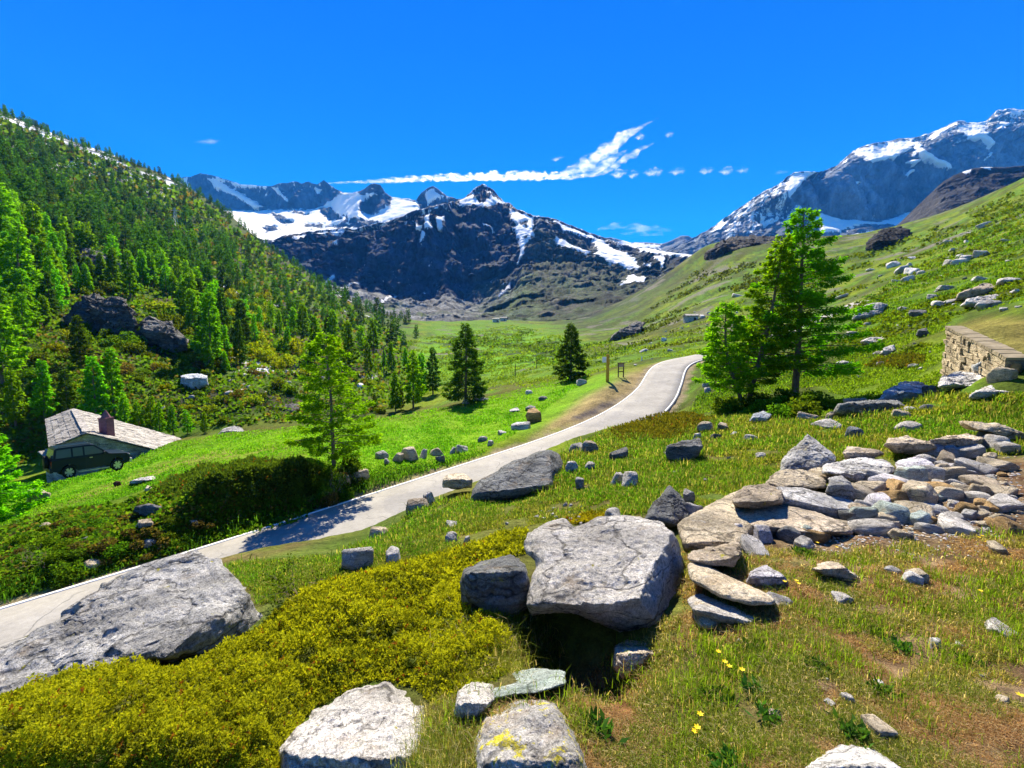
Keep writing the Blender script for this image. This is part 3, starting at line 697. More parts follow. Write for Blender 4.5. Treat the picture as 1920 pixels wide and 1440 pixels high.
def hero(name, outline, label, cat, mat, planes=None, Yb=None, D=None, ridge=.5, T=None, rough=.035, nphi=150, nrho=44, skew=0.0, group=None, strata=0.0, seed=1, curl=.35):
    """a boulder: its outline has been read off the photo, its faces are planes through (px, py, depth) triples."""
    ol = np.array(outline, float)
    cx, cyy = (ol[:, 0].min() + ol[:, 0].max()) / 2, (ol[:, 1].min() + ol[:, 1].max()) / 2
    y0, y1 = ol[:, 1].min(), ol[:, 1].max(); w = ol[:, 0].max() - ol[:, 0].min(); x0, x1 = cx - w / 2, cx + w / 2
    if Yb is None:
        h_ = hit(cx, y1 - 2); Yb = h_[1] + .02
    wm = w / F * Yb
    if D is None: D = wm * .7
    if T is None: T = wm * .6
    if planes is None:
        yr = y0 + (y1 - y0) * ridge
        planes = [[(x0, yr, Yb * (1 + skew)), (x1, yr, Yb * (1 - skew)), (cx, y0, Yb + D)], [(x0, yr, Yb * (1 + skew)), (x1, yr, Yb * (1 - skew)), (cx, y1, Yb + .04 * D)]]
    Ls = []
    for pl in planes:
        pl = [(p[0], p[1], p[2] if p[2] else float(1 / (Ls[0] @ np.array([p[0], p[1], 1.])))) for p in pl]
        a = np.array([[p[0], p[1], 1] for p in pl], float); Ls.append(np.linalg.solve(a, 1 / np.array([p[2] for p in pl])))
    phi = np.linspace(0, 2 * math.pi, nphi, endpoint=False); cs, sn = np.cos(phi), np.sin(phi)
    R = np.zeros(nphi)
    for i in range(len(ol)):
        (ax, ay), (bx, by) = ol[i] - (cx, cyy), ol[(i + 1) % len(ol)] - (cx, cyy)
        ex, ey = bx - ax, by - ay; den = cs * ey - sn * ex
        with np.errstate(all='ignore'):
            t = (ax * ey - ay * ex) / den; s = (ax * sn - ay * cs) / den
        ok = (np.abs(den) > 1e-9) & (s >= -1e-6) & (s <= 1 + 1e-6) & (t > 0); R = np.where(ok, np.maximum(R, t), R)
    R = np.where(R == 0, np.interp(phi, phi[R > 0], R[R > 0]), R)
    R = .25 * np.roll(R, 1) + .5 * R + .25 * np.roll(R, -1)
    rf = np.linspace(0, 1, nrho)[1:] ** .8; nb = 14
    def front(px, py, rho):
        L = np.min([l[0] * px + l[1] * py + l[2] for l in Ls], axis=0); Y = 1 / np.clip(L, 1 / (Yb * 1.6 + .4), None)
        return Y + T * curl * (1 - np.sqrt(np.maximum(0, 1 - rho ** 6)))
    V = [unproj(cx, cyy, front(np.array(cx), np.array(cyy), np.array(0.)))[None]]
    for r in rf:
        px, py = cx + r * R * cs, cyy + r * R * sn; V.append(unproj(px, py, front(px, py, r + 0 * px)))
    Yr = front(cx + R * cs, cyy + R * sn, np.ones(nphi)); Ym = Yr.mean()
    for r in np.linspace(1, 0, nb)[1:-1]:
        k = math.sqrt(max(0, 1 - r ** 3)); Yq = Yr * r + Ym * (1 - r) + T * k
        V.append(unproj(cx + r * R * cs, cyy + r * R * sn, Yq))
    V.append(np.array(unproj(cx, cyy, Ym + T))[None])
    V = np.concatenate(V); nr = nrho - 1 + nb - 2
    q = np.arange(nphi); q1 = (q + 1) % nphi
    quads = np.concatenate([np.stack([1 + i * nphi + q, 1 + (i + 1) * nphi + q, 1 + (i + 1) * nphi + q1, 1 + i * nphi + q1], -1) for i in range(nr - 1)])
    last = 1 + nr * nphi
    tris = np.concatenate([np.stack([0 * q, 1 + q, 1 + q1], -1), np.stack([0 * q + last, last - nphi + q1, last - nphi + q], -1)])
    s_ = wm
    V = V + vnoise3(V, s_ * .28, 5, seed) * s_ * rough * 1.5
    V = V + vnoise3(V, s_ * .05, 4, seed + 5) * s_ * rough * .55
    st_ = fbm(V / (s_ * .22), 3, seed + 21); V[:, 1] += s_ * rough * 1.1 * (np.floor(st_ * 5) / 5 + .35 * sstep(0, 1, (st_ * 5) % 1) / 5 - st_)
    rg_ = fbm(V / (s_ * .35), 4, seed + 23, .5, True); V[:, 1] += s_ * rough * 1.3 * np.clip(rg_ - .35, 0, 1) * 1.5; V[:, 2] -= s_ * rough * .6 * np.clip(rg_ - .35, 0, 1)
    if strata:
        zz = V @ np.array([.15, -.25, .95]); V[:, 1] += strata * s_ * fbm(np.stack([V[:, 0] / s_, V[:, 1] / s_, zz / (s_ * .06)], -1), 3, seed + 3)
    b = np.array([V[:, 0].mean(), V[:, 1].mean(), V[:, 2].min()])
    o = obj(name, make_mesh(name, V - b, [quads[:, ::-1], tris[:, ::-1]], MR[mat]), None, b)
    return tag(o, label, cat, group)

B = 'boulder'
hero('boulder', [(-60,1235),(0,1208),(95,1172),(190,1096),(280,1062),(372,1034),(420,1058),(470,1112),(497,1160),(484,1188),(425,1222),(372,1252),(330,1258),(240,1252),(130,1278),(0,1336),(-90,1380),(-140,1330)],
     'huge flat topped grey boulder rising from the yellow green juniper beside the road', B, 'grey',
     planes=[[(0,1325,2.75),(360,1240,3.0),(372,1034,4.6)], [(340,1215,None),(470,1100,None),(440,1205,3.50)], [(0,1310,None),(350,1222,None),(180,1300,3.15)]], Yb=3.0, T=1.0, rough=.03, nphi=300, nrho=110, curl=.12, seed=11)
hero('boulder', [(982,1032),(988,1000),(1030,975),(1062,972),(1068,985),(1150,965),(1200,967),(1242,976),(1272,1008),(1284,1050),(1294,1090),(1290,1142),(1245,1190),(1190,1197),(1145,1178),(1075,1150),(1040,1148),(1000,1156),(985,1132),(988,1100),(1004,1062),(1000,1050)],
     'big pale overhanging boulder with a flat top above the dark hollow', B, 'pale',
     planes=[[(990,1128,2.85),(1235,1120,2.80),(1140,966,4.1)], [(1000,1142,2.84),(1240,1132,2.80),(1150,1196,3.0)], [(1226,1075,3.1),(1292,1060,3.75),(1270,1160,3.2)]], Yb=2.9, T=1.0, rough=.026, nphi=240, nrho=90, strata=.012, curl=.2, seed=12)
hero('boulder', [(862,1092),(868,1070),(905,1052),(958,1040),(984,1058),(996,1090),(992,1140),(960,1160),(905,1150),(868,1132)],
     'dark rounded boulder between the juniper and the overhanging pale boulder', B, 'darkgrey', planes=[[(870,1078,3.25),(990,1070,3.2),(940,1040,3.75)], [(870,1080,3.25),(985,1072,3.2),(930,1150,3.2)]], Yb=3.2, T=.7, rough=.03, seed=13)
hero('boulder', [(508,1500),(520,1415),(545,1378),(592,1330),(655,1296),(730,1276),(775,1300),(818,1338),(806,1400),(800,1500)],
     'cream rough boulder with a dark notch beneath the juniper patch', B, 'pale', planes=[[(520,1420,1.75),(800,1420,1.7),(700,1278,2.45)], [(520,1425,1.75),(800,1425,1.7),(650,1500,1.68)]], Yb=1.75, T=.7, rough=.035, nphi=220, nrho=80, strata=.012, seed=14)
hero('boulder', [(876,1500),(884,1400),(900,1345),(960,1308),(1040,1318),(1062,1352),(1090,1400),(1120,1500)],
     'low grey slab speckled with yellow lichen among dry grass', B, 'lichen', planes=[[(885,1430,1.48),(1110,1430,1.44),(980,1308,1.86)], [(885,1450,1.47),(1110,1450,1.43),(990,1500,1.4)]], Yb=1.46, T=.5, rough=.03, nphi=200, nrho=70, seed=15)
hero('boulder', [(850,1345),(858,1296),(885,1278),(925,1282),(930,1310),(900,1345),(870,1360)],
     'small pale rock wedged beside the lichen spotted slab', B, 'pale', planes=[[(850,1320,1.833),(930,1320,1.814),(890,1280,2.068)], [(850,1322,1.833),(930,1322,1.814),(890,1360,1.814)]], Yb=1.833, T=.3, seed=16)
hero('boulder', [(902,1312),(912,1292),(950,1266),(1000,1252),(1060,1258),(1062,1285),(1010,1300),(960,1306),(925,1322)],
     'smooth greenish stone tongue at the mouth of the dark hollow', B, 'green', planes=[[(905,1312,1.900),(1050,1290,1.947),(1000,1252,2.375)], [(905,1315,1.900),(1050,1296,1.947),(960,1330,1.919)]], Yb=1.900, T=.3, rough=.015, seed=17)
hero('boulder', [(1148,1250),(1152,1212),(1180,1198),(1222,1200),(1228,1225),(1205,1255),(1170,1275)],
     'small brown rock propping up the overhanging pale boulder', B, 'brown', planes=[[(1150,1225,2.55),(1225,1225,2.5),(1190,1198,2.9)], [(1150,1226,2.55),(1225,1226,2.5),(1190,1275,2.45)]], Yb=2.5, T=.4, seed=18)
hero('boulder', [(1500,1500),(1514,1440),(1528,1420),(1562,1396),(1600,1396),(1646,1404),(1690,1440),(1700,1500)],
     'white quartz stone poking out of the grass at the bottom', B, 'white', planes=[[(1515,1440,1.380),(1690,1440,1.352),(1590,1395,1.610)], [(1515,1442,1.380),(1690,1442,1.352),(1600,1500,1.306)]], Yb=1.380, T=.3, rough=.03, seed=19)
hero('boulder', [(878,938),(884,918),(902,898),(950,872),(1012,846),(1030,841),(1050,852),(1058,878),(1044,892),(1040,912),(1022,928),(975,936),(930,942),(892,952)],
     'large dark wedge shaped boulder lying at the road edge', B, 'darkgrey', planes=[[(885,926,8.6),(1040,908,8.9),(1020,842,10.3)], [(885,930,8.6),(1036,910,8.9),(960,940,8.75)], [(1024,850,9.9),(1034,905,8.95),(1062,885,10.3)]], Yb=8.8, T=1.2, rough=.02, seed=20)
hero('boulder', [(828,914),(830,896),(848,888),(872,888),(888,900),(886,914),(858,918)], 'small tan block beside the dark wedge boulder at the road', B, 'tan', Yb=10.4, ridge=.35, seed=21)
hero('boulder', [(1247,860),(1250,836),(1275,828),(1312,820),(1318,838),(1308,858),(1285,872),(1262,870)], 'dark square block with a pale flat top in the green grass', B, 'darkgrey', ridge=.32, seed=22)
hero('boulder', [(1205,976),(1228,940),(1256,908),(1278,932),(1302,962),(1310,985),(1260,990)], 'pointed dark grey pyramid shaped rock behind the pale boulder', B, 'darkgrey', planes=[[(1215,976,4.9),(1300,976,4.9),(1256,908,5.5)], [(1256,976,4.85),(1258,910,5.45),(1310,970,5.3)]], Yb=4.9, T=.7, rough=.03, seed=23)
hero('boulder', [(1268,985),(1300,962),(1340,940),(1385,918),(1408,940),(1420,985),(1400,1020),(1340,1040),(1285,1035)], 'broad tan slab with moss patches leaning beside the pale boulder', B, 'tan', planes=[[(1275,1020,4.0),(1405,1010,4.15),(1385,918,5.8)], [(1275,1025,4.0),(1405,1018,4.1),(1340,1045,4.0)]], Yb=4.1, T=.8, rough=.018, seed=24)
hero('boulder', [(1384,968),(1390,945),(1420,932),(1470,940),(1540,962),(1606,990),(1600,1004),(1520,1006),(1440,1004),(1408,992)], 'long brown log shaped slab lying under the white slab', B, 'brown', planes=[[(1390,985,4.5),(1600,1000,4.2),(1480,938,5.1)], [(1390,990,4.5),(1600,1003,4.2),(1480,1010,4.4)]], Yb=4.4, T=.5, rough=.018, strata=.01, seed=25)
hero('boulder', [(1448,925),(1456,912),(1500,916),(1570,930),(1622,948),(1626,968),(1590,972),(1520,960),(1460,944)], 'long white weathered slab on top of the brown log shaped slab', B, 'white', planes=[[(1450,932,5.0),(1625,962,4.85),(1530,920,5.35)], [(1450,935,5.0),(1625,962,4.85),(1530,975,4.95)]], Yb=5.0, T=.4, rough=.016, strata=.01, seed=26)
hero('boulder', [(1458,890),(1466,862),(1488,838),(1514,815),(1540,834),(1572,858),(1560,875),(1520,892),(1480,902)], 'upright grey rock with a pointed top at the edge of the stone heap', B, 'grey', planes=[[(1460,885,6.6),(1570,865,6.7),(1514,815,7.35)], [(1460,890,6.6),(1570,870,6.7),(1510,905,6.6)]], Yb=6.6, T=.8, strata=.015, seed=27)
hero('boulder', [(1540,874),(1560,866),(1620,858),(1665,864),(1678,884),(1660,905),(1610,908),(1575,894),(1545,886)], 'bright white flat topped block in the middle of the stone heap', B, 'white', planes=[[(1545,884,6.0),(1676,890,5.9),(1615,858,6.7)], [(1545,886,6.0),(1676,892,5.9),(1610,910,6.0)]], Yb=6.0, T=.6, seed=28)
hero('boulder', [(1370,935),(1395,912),(1440,906),(1470,922),(1468,945),(1420,955),(1380,950)], 'grey brown flat rock sloping behind the tan slab', B, 'brown', planes=[[(1372,940,4.753),(1468,938,4.753),(1430,906,5.529)], [(1372,945,4.753),(1468,942,4.753),(1420,960,4.801)]], Yb=4.753, T=.5, seed=29)
hero('boulder', [(1432,908),(1455,885),(1500,878),(1548,895),(1554,915),(1510,922),(1460,918)], 'tan hump shaped rock between the upright rock and the white slab', B, 'tan', planes=[[(1435,912,5.6),(1552,912,5.55),(1500,878,6.2)], [(1435,915,5.6),(1552,914,5.55),(1500,925,5.6)]], Yb=5.6, T=.5, seed=30)
hero('boulder', [(1546,925),(1556,896),(1580,892),(1602,915),(1610,938),(1580,940)], 'small upright grey stone beside the white flat topped block', B, 'grey', Yb=5.3, ridge=.35, seed=31)
hero('boulder', [(1678,886),(1682,866),(1720,854),(1750,868),(1762,886),(1740,894),(1700,896)], 'lilac grey block right beside the white flat topped block', B, 'lilac', Yb=6.0, ridge=.55, D=.7, seed=32)
hero('boulder', [(1655,836),(1668,822),(1700,816),(1740,828),(1756,842),(1720,850),(1680,850)], 'rounded brown rock in the upper row of the stone heap', B, 'brown', Yb=7.0, ridge=.5, seed=33)
hero('boulder', [(1728,838),(1745,824),(1810,812),(1846,820),(1840,838),(1790,842)], 'long dark brown rock in the upper row of the stone heap', B, 'brown', Yb=7.2, ridge=.4, seed=34)
hero('boulder', [(1804,800),(1812,788),(1850,794),(1930,815),(1990,835),(1980,842),(1900,826),(1850,812)], 'thin tan slab tilted over the top end of the stone heap', B, 'tan', Yb=7.6, D=.5, T=.4, ridge=.4, seed=35)
hero('boulder', [(1580,850),(1590,838),(1640,842),(1660,852),(1630,862),(1590,862)], 'flat brown stone behind the bright white block', B, 'brown', Yb=6.9, ridge=.4, seed=36)
hero('boulder', [(1288,1062),(1296,1050),(1330,1062),(1400,1095),(1458,1126),(1452,1138),(1410,1136),(1350,1118),(1294,1090)], 'long yellow brown slab pointing out from the pale boulder', B, 'tan', planes=[[(1290,1075,3.015),(1455,1132,2.610),(1360,1068,3.195)], [(1290,1080,3.015),(1455,1134,2.610),(1360,1125,2.700)]], Yb=2.790, T=.3, rough=.015, strata=.01, seed=37)
hero('boulder', [(1288,1120),(1310,1112),(1360,1130),(1425,1160),(1410,1174),(1350,1168),(1300,1150)], 'low pale slab under the yellow brown slab', B, 'pale', planes=[[(1290,1140,2.708),(1420,1168,2.565),(1350,1122,2.945)], [(1290,1145,2.708),(1420,1170,2.565),(1350,1180,2.613)]], Yb=2.660, T=.25, rough=.015, seed=38)
hero('boulder', [(1286,1045),(1300,1034),(1350,1022),(1388,1018),(1392,1040),(1375,1062),(1320,1062)], 'layered grey brown rock tucked behind the yellow brown slab', B, 'brown', planes=[[(1290,1050,3.255),(1390,1045,3.255),(1350,1020,3.627)], [(1290,1052,3.255),(1390,1047,3.255),(1340,1068,3.255)]], Yb=3.255, T=.4, strata=.02, seed=39)
hero('boulder', [(1398,1092),(1410,1068),(1435,1058),(1468,1076),(1484,1098),(1450,1108),(1415,1106)], 'lilac rounded stone in the dry grass', B, 'lilac', ridge=.45, seed=40)
hero('boulder', [(1520,1066),(1550,1052),(1575,1056),(1620,1090),(1590,1096),(1545,1078)], 'dark wedge stone half sunk in the dry turf', B, 'brown', ridge=.35, seed=41)
hero('boulder', [(985,780),(990,768),(1002,764),(1014,772),(1016,788),(1000,795),(988,792)], 'two toned rock with an orange side on the bright meadow', B, 'ochre', ridge=.3, seed=42)
hero('boulder', [(984,766),(992,759),(1004,762),(1004,769),(990,771)], 'small grey rock right behind the orange sided rock', B, 'grey', ridge=.4, seed=43)
hero('boulder', [(48,940),(52,918),(70,914),(94,926),(92,944),(70,948)], 'square brown boulder on the grass below the car', B, 'brown', ridge=.3, seed=44)
hero('boulder', [(336,722),(340,704),(366,700),(390,704),(392,722),(366,734)], 'big grey boulder at the foot of the forest slope', B, 'slate', ridge=.25, seed=45)
hero('boulder', [(404,816),(420,804),(440,799),(456,804),(462,816)], 'grey boulder just behind the crest of the meadow', B, 'grey', Yb=36, ridge=.6, seed=46)
hero('boulder', [(250,962),(254,950),(278,944),(304,950),(302,962),(278,974)], 'mossy brown rock jutting from the roadside bank', B, 'darkgrey', ridge=.1, seed=47)
hero('boulder', [(252,990),(262,975),(285,972),(288,988),(270,1000)], 'small brown rock lower down in the roadside bank', B, 'brown', ridge=.3, seed=48)
hero('boulder', [(340,980),(352,970),(372,976),(374,988),(352,990)], 'small grey rock under the dark juniper on the bank', B, 'grey', ridge=.3, seed=49)
hero('boulder', [(270,920),(276,910),(288,914),(286,924)], 'pale round stone on the rim of the roadside bank', B, 'tan', ridge=.4, seed=50)
hero('boulder', [(240,904),(262,897),(296,891),(292,898),(262,906),(244,909)], 'thin white slab lying flat on the meadow', B, 'white', ridge=.5, seed=51)
hero('boulder', [(1756,728),(1768,706),(1800,696),(1850,700),(1872,714),(1840,722),(1790,728)], 'broad pale slab at the foot of the stone wall', B, 'white', ridge=.75, seed=52)
hero('boulder', [(1812,744),(1830,732),(1880,716),(1902,722),(1904,738),(1860,746),(1822,750)], 'long grey slab in the grass below the stone wall', B, 'pale', ridge=.55, seed=53)
hero('boulder', [(1642,752),(1655,735),(1690,718),(1722,714),(1745,724),(1748,740),(1700,755),(1660,760)], 'dark pointed rock at the wall end of the shaded rock row', B, 'slate', ridge=.5, seed=54)
hero('boulder', [(1560,776),(1570,756),(1620,752),(1680,750),(1700,762),(1660,778),(1600,782)], 'long dark rock in the shaded rock row near the larches', B, 'darkgrey', ridge=.15, seed=55)
hero('boulder', [(1404,790),(1412,776),(1432,770),(1448,778),(1440,790),(1418,796)], 'slate grey rock under the three larches', B, 'slate', ridge=.5, seed=56)
hero('boulder', [(1596,600),(1606,582),(1625,570),(1650,566),(1664,572),(1655,588),(1625,598)], 'striped grey rock hump on the slope behind the larches', B, 'grey', ridge=.7, seed=57)
hero('boulder', [(1702,588),(1706,582),(1736,582),(1742,590),(1735,596),(1708,597)], 'dark flat rock ledge above the path', B, 'darkgrey', ridge=.2, seed=58)
hero('boulder', [(1612,640),(1625,634),(1660,630),(1668,636),(1650,646),(1620,646)], 'pale split rock on the slope left of the wall', B, 'pale', ridge=.6, seed=59)
hero('boulder', [(1648,664),(1658,652),(1676,646),(1680,656),(1664,668)], 'pale leaning rock below the split rock', B, 'pale', ridge=.5, seed=60)
hero('boulder', [(1716,630),(1722,618),(1738,614),(1742,626),(1730,634)], 'dark stone beside the far end of the wall', B, 'darkgrey', ridge=.3, seed=61)
hero('boulder', [(1790,560),(1800,548),(1850,530),(1872,535),(1850,552),(1815,562)], 'dark slanting rock ledge high on the right slope', B, 'brown', ridge=.4, seed=62)
hero('boulder', [(1800,575),(1812,562),(1870,552),(1885,560),(1840,576)], 'pale slanting rock ledge under the dark ledge', B, 'pale', ridge=.6, seed=63)
C_ = 'rock outcrop'
hero('rock_outcrop', [(1318,498),(1322,470),(1345,455),(1370,446),(1410,442),(1450,440),(1480,446),(1480,462),(1440,478),(1425,490),(1395,482),(1370,498),(1340,505)], 'dark cliff band on the green shoulder behind the larches', C_, 'cragfar', planes=[[(1320,462,300),(1480,455,290),(1400,440,340)], [(1320,470,300),(1480,462,290),(1400,505,297)]], Yb=300, T=40, rough=.05, nphi=220, nrho=50, seed=70)
hero('rock_outcrop', [(1622,472),(1632,448),(1655,432),(1690,424),(1706,430),(1704,446),(1680,458),(1650,470)], 'dark rounded crag on the skyline of the right slope', C_, 'cragfar', planes=[[(1622,455,200),(1706,445,196),(1670,424,220)], [(1622,460,200),(1706,448,196),(1660,474,199)]], Yb=198, T=20, rough=.05, seed=71)
hero('rock_outcrop', [(122,604),(134,578),(152,556),(176,552),(192,564),(216,558),(238,574),(252,600),(246,632),(214,640),(190,628),(160,632),(140,618)], 'broken dark cliff between the shrubs of the forest slope', C_, 'crag', planes=[[(125,566,82),(250,590,80),(180,545,87)], [(125,572,82),(250,600,80),(190,650,81)]], Yb=82, T=6, rough=.09, strata=.05, nphi=220, nrho=60, seed=72)
hero('rock_outcrop', [(262,630),(270,604),(286,596),(300,604),(316,604),(334,622),(354,636),(356,654),(326,662),(300,652),(276,650)], 'smaller grey cliff right of the broken dark cliff', C_, 'crag', planes=[[(262,612,81),(355,632,79),(300,590,85)], [(262,616,81),(355,638,79),(310,666,80)]], Yb=80, T=5, rough=.09, strata=.05, seed=78)
hero('rock_outcrop', [(440,805),(448,775),(470,760),(520,752),(560,760),(570,790),(540,808),(480,812)], 'dark stream bank cliff behind the bright meadow', C_, 'crag', planes=[[(445,768,60),(570,765,58),(510,752,66)], [(445,770,60),(570,768,58),(510,812,58)]], Yb=59, T=6, rough=.05, seed=73)
hero('rock_outcrop', [(70,495),(90,480),(140,470),(200,478),(240,500),(210,512),(150,505),(100,512)], 'dark rock step among the higher larches', C_, 'crag', Yb=125, T=10, ridge=.3, rough=.06, seed=74)
hero('rock_outcrop', [(40,372),(60,358),(95,356),(100,370),(70,384)], 'small dark cliff beside a snow patch in the forest', C_, 'crag', Yb=215, T=10, ridge=.3, rough=.06, seed=75)
hero('rock_outcrop', [(1140,640),(1160,618),(1195,602),(1212,608),(1190,630),(1160,645)], 'grey stony spur at the foot of the dark moor', C_, 'crag', Yb=150, T=10, ridge=.5, rough=.07, seed=76)
hero('snow_patch', [(28,372),(45,366),(66,372),(60,381),(36,382)], 'round old snow patch in the upper forest', 'snow patch', 'white', Yb=212, T=4, ridge=.8, rough=.01, nphi=60, nrho=16, seed=77)

# smaller stones: a few shapes, copied
import bmesh
def proto_stone(seed, kind, sub=4):
    r = np.random.default_rng(seed); bm = bmesh.new(); bmesh.ops.create_icosphere(bm, subdivisions=sub, radius=1.0)
    V = np.array([v.co[:] for v in bm.verts]); Fc = np.array([[v.index for v in f.verts] for f in bm.faces]); bm.free()
    N = r.normal(size=(10, 3)); N /= np.linalg.norm(N, axis=1)[:, None]; N = np.concatenate([N, np.eye(3), -np.eye(3)])
    h = r.uniform(.62, 1.05, len(N))
    with np.errstate(all='ignore'):
        q = h[None] / np.maximum(V @ N.T, 1e-3)
    rr = (np.power(q, -24).sum(1)) ** (-1 / 24)
    if kind == 'round': rr = .5 * rr + .45
    P = V * rr[:, None]
    P = P + vnoise3(P, .55, 4, seed) * .055 + vnoise3(P, .14, 3, seed + 7) * .028
    P = P - [0, 0, P[:, 2].min()]
    P[:, 2] /= P[:, 2].max(); P[:, :2] /= np.abs(P[:, :2]).max() * 2
    return P, Fc
PROTO = {}
for i in range(9):
    P, Fc = proto_stone(100 + i, 'round' if i % 3 == 2 else 'block'); PROTO[i] = (P, Fc)
_pm = {}
def stone(p, w, d, h, rz, i, mat, label, group=None, sink=.36, tilt=0.0, cat='stone', name='stone'):
    key = (i, mat)
    if key not in _pm: _pm[key] = make_mesh('stone', PROTO[i][0], PROTO[i][1], MR[mat])
    o = obj(name, _pm[key]); o.location = (p[0], p[1], p[2] - h * sink); o.scale = (w, d, h)
    o.rotation_euler = (random.uniform(-.34, .34) + tilt, random.uniform(-.34, .34), rz)
    return tag(o, label, cat, group)
def stone_px(px, py, w, h, mat, label, group=None, i=None, d=None, cat='rock', name='rock', **k):
    p = hit(px, py)
    if p is None: return None
    m = math.hypot(p[1], p[2]) / F; W = w * m
    return stone(p + np.array([0, (d or W * .8) * .4, 0]), W, d or W * .8, h * m * 1.45, random.uniform(-3.1, 3.1), random.choice((0, 1, 3, 4, 6, 7, 0, 1, 3, 4, 6, 7, 2, 5)) if i is None else i, mat, label, group, cat=cat, name=name, **k)

for px, py, w, h, mat, label in [
 (665,1075,75,32,'grey','grey low rock at the upper left rim of the juniper patch'),
 (735,1056,38,26,'pale','pale stone at the rim of the juniper beside the grey low rock'),
 (845,1020,22,16,'white','small white stone in the grass above the juniper'),
 (846,992,30,9,'white','flat white stone in the grass near the road bank'),
 (875,1016,14,8,'pale','tiny pale stone beside the small white stone'),
 (807,948,26,26,'pale','upright pale stone standing at the road bank'),
 (778,964,46,26,'brown','brown earthy rock at the road verge'),
 (708,1012,42,16,'tan','tan crumbling rock on the tarmac edge'),
 (1186,916,46,28,'pale','pale leaning triangular stone in the green grass'),
 (1148,912,24,28,'pale','narrow pale stone left of the triangular stone'),
 (1090,915,22,20,'grey','small grey stone between tufts beside the dark wedge boulder'),
 (1076,890,26,24,'pale','pale stone close to the blunt end of the dark wedge boulder'),
 (1105,882,22,16,'pale','flat pale stone in turf beyond the dark wedge boulder'),
 (1165,862,38,18,'darkgrey','dark oval rock lying on the turf above the road'),
 (1105,848,34,20,'brown','dark brown rock on the rim of the road cutting'),
 (1082,850,36,18,'grey','grey rock on the rim of the road cutting'),
 (1300,946,30,26,'grey','grey stone behind the pyramid shaped rock'),
 (1302,975,28,28,'grey','lower grey stone behind the pyramid shaped rock'),
 (1412,827,30,10,'white','flat white stone in the grass below the larches'),
 (1345,828,24,13,'darkgrey','dark stone in the grass beside the square block'),
 (1612,822,30,22,'slate','bluish stone standing in grass above the stone heap'),
 (1570,804,52,16,'pale','pale flat rock in the grass above the stone heap'),
 (1690,785,30,16,'tan','tan stone in the grass below the shaded rock row'),
 (1715,810,44,18,'pale','pale rock in long grass next to the stone heap'),
 (1330,810,30,20,'tan','tan block at the edge of the brown juniper'),
 (1358,806,26,14,'tan','low tan stone beside the tan block'),
 (1312,826,18,14,'pale','small pale stone on the back of the dark square block'),
 (1150,975,50,18,'white','white flat rock behind the pale overhanging boulder'),
 (1432,860,26,10,'white','white pebble like stone in the meadow grass'),
 (640,908,34,20,'brown','brown rock under the young larch by the road'),
 (668,905,40,22,'brown','second brown rock under the young larch by the road'),
 (715,860,26,14,'grey','grey rock on the meadow rim right of the young larch'),
 (722,870,14,10,'white','white stone on the meadow rim right of the young larch'),
 (742,866,22,16,'brown','brown rock at the left end of the meadow rim row'),
 (765,862,36,22,'tan','tan rock in the middle of the meadow rim row'),
 (790,860,18,18,'grey','grey upright rock in the meadow rim row'),
 (820,855,22,14,'tan','small tan rock in the meadow rim row'),
 (862,850,26,14,'white','whitish rock at the right end of the meadow rim row'),
 (845,852,16,14,'grey','small grey rock before the right end of the rim row'),
 (826,868,18,12,'darkgrey','dark rock just below the meadow rim row'),
 (905,828,20,9,'grey','low grey rock on the meadow near the road'),
 (918,836,14,10,'white','small white rock on the meadow near the road'),
 (940,815,20,6,'grey','thin flat rock on the bright meadow'),
 (978,806,34,12,'grey','broad grey flat rock below the orange sided rock'),
 (965,773,28,5,'grey','thin stone slab left of the orange sided rock'),
 (992,739,16,8,'white','pale stone alone on the meadow behind the orange rock'),
 (1018,750,20,7,'darkgrey','dark flat stone on the meadow left of the sandy verge'),
 (1090,722,26,10,'white','white slab on the meadow beside the lower tree'),
 (282,996,10,8,'pale','small pale stone at the bank near the tarmac'),
 (270,1028,26,14,'slate','grey stone in the verge grass beside the road'),
 (305,1032,14,8,'grey','tiny grey stone in the verge grass beside the road'),
 (165,1072,34,14,'tan','tan stone in the verge grass beside the huge boulder'),
 (900,752,26,8,'darkgrey','dark flat stone under the conical tree on the meadow'),
 (875,757,20,8,'white','white stone under the conical tree on the meadow'),
 (300,770,16,8,'white','white stone in the hollow behind the hut'),
 (512,684,18,9,'grey','grey stone on the mossy terrace beyond the stream'),
 (425,742,22,10,'grey','grey flat stone beside the big forest foot boulder'),
 (358,748,14,7,'grey','small grey stone below the big forest foot boulder'),
 (1245,640,14,7,'white','white stone on the slope above the bend'),
 (1210,660,18,6,'grey','grey stone on the slope above the bend'),
 (1325,725,22,12,'slate','slate stone beside the bend under the larches'),
 (1330,735,16,9,'white','white stone beside the bend under the larches'),
]: stone_px(px, py, w, h, mat, label)

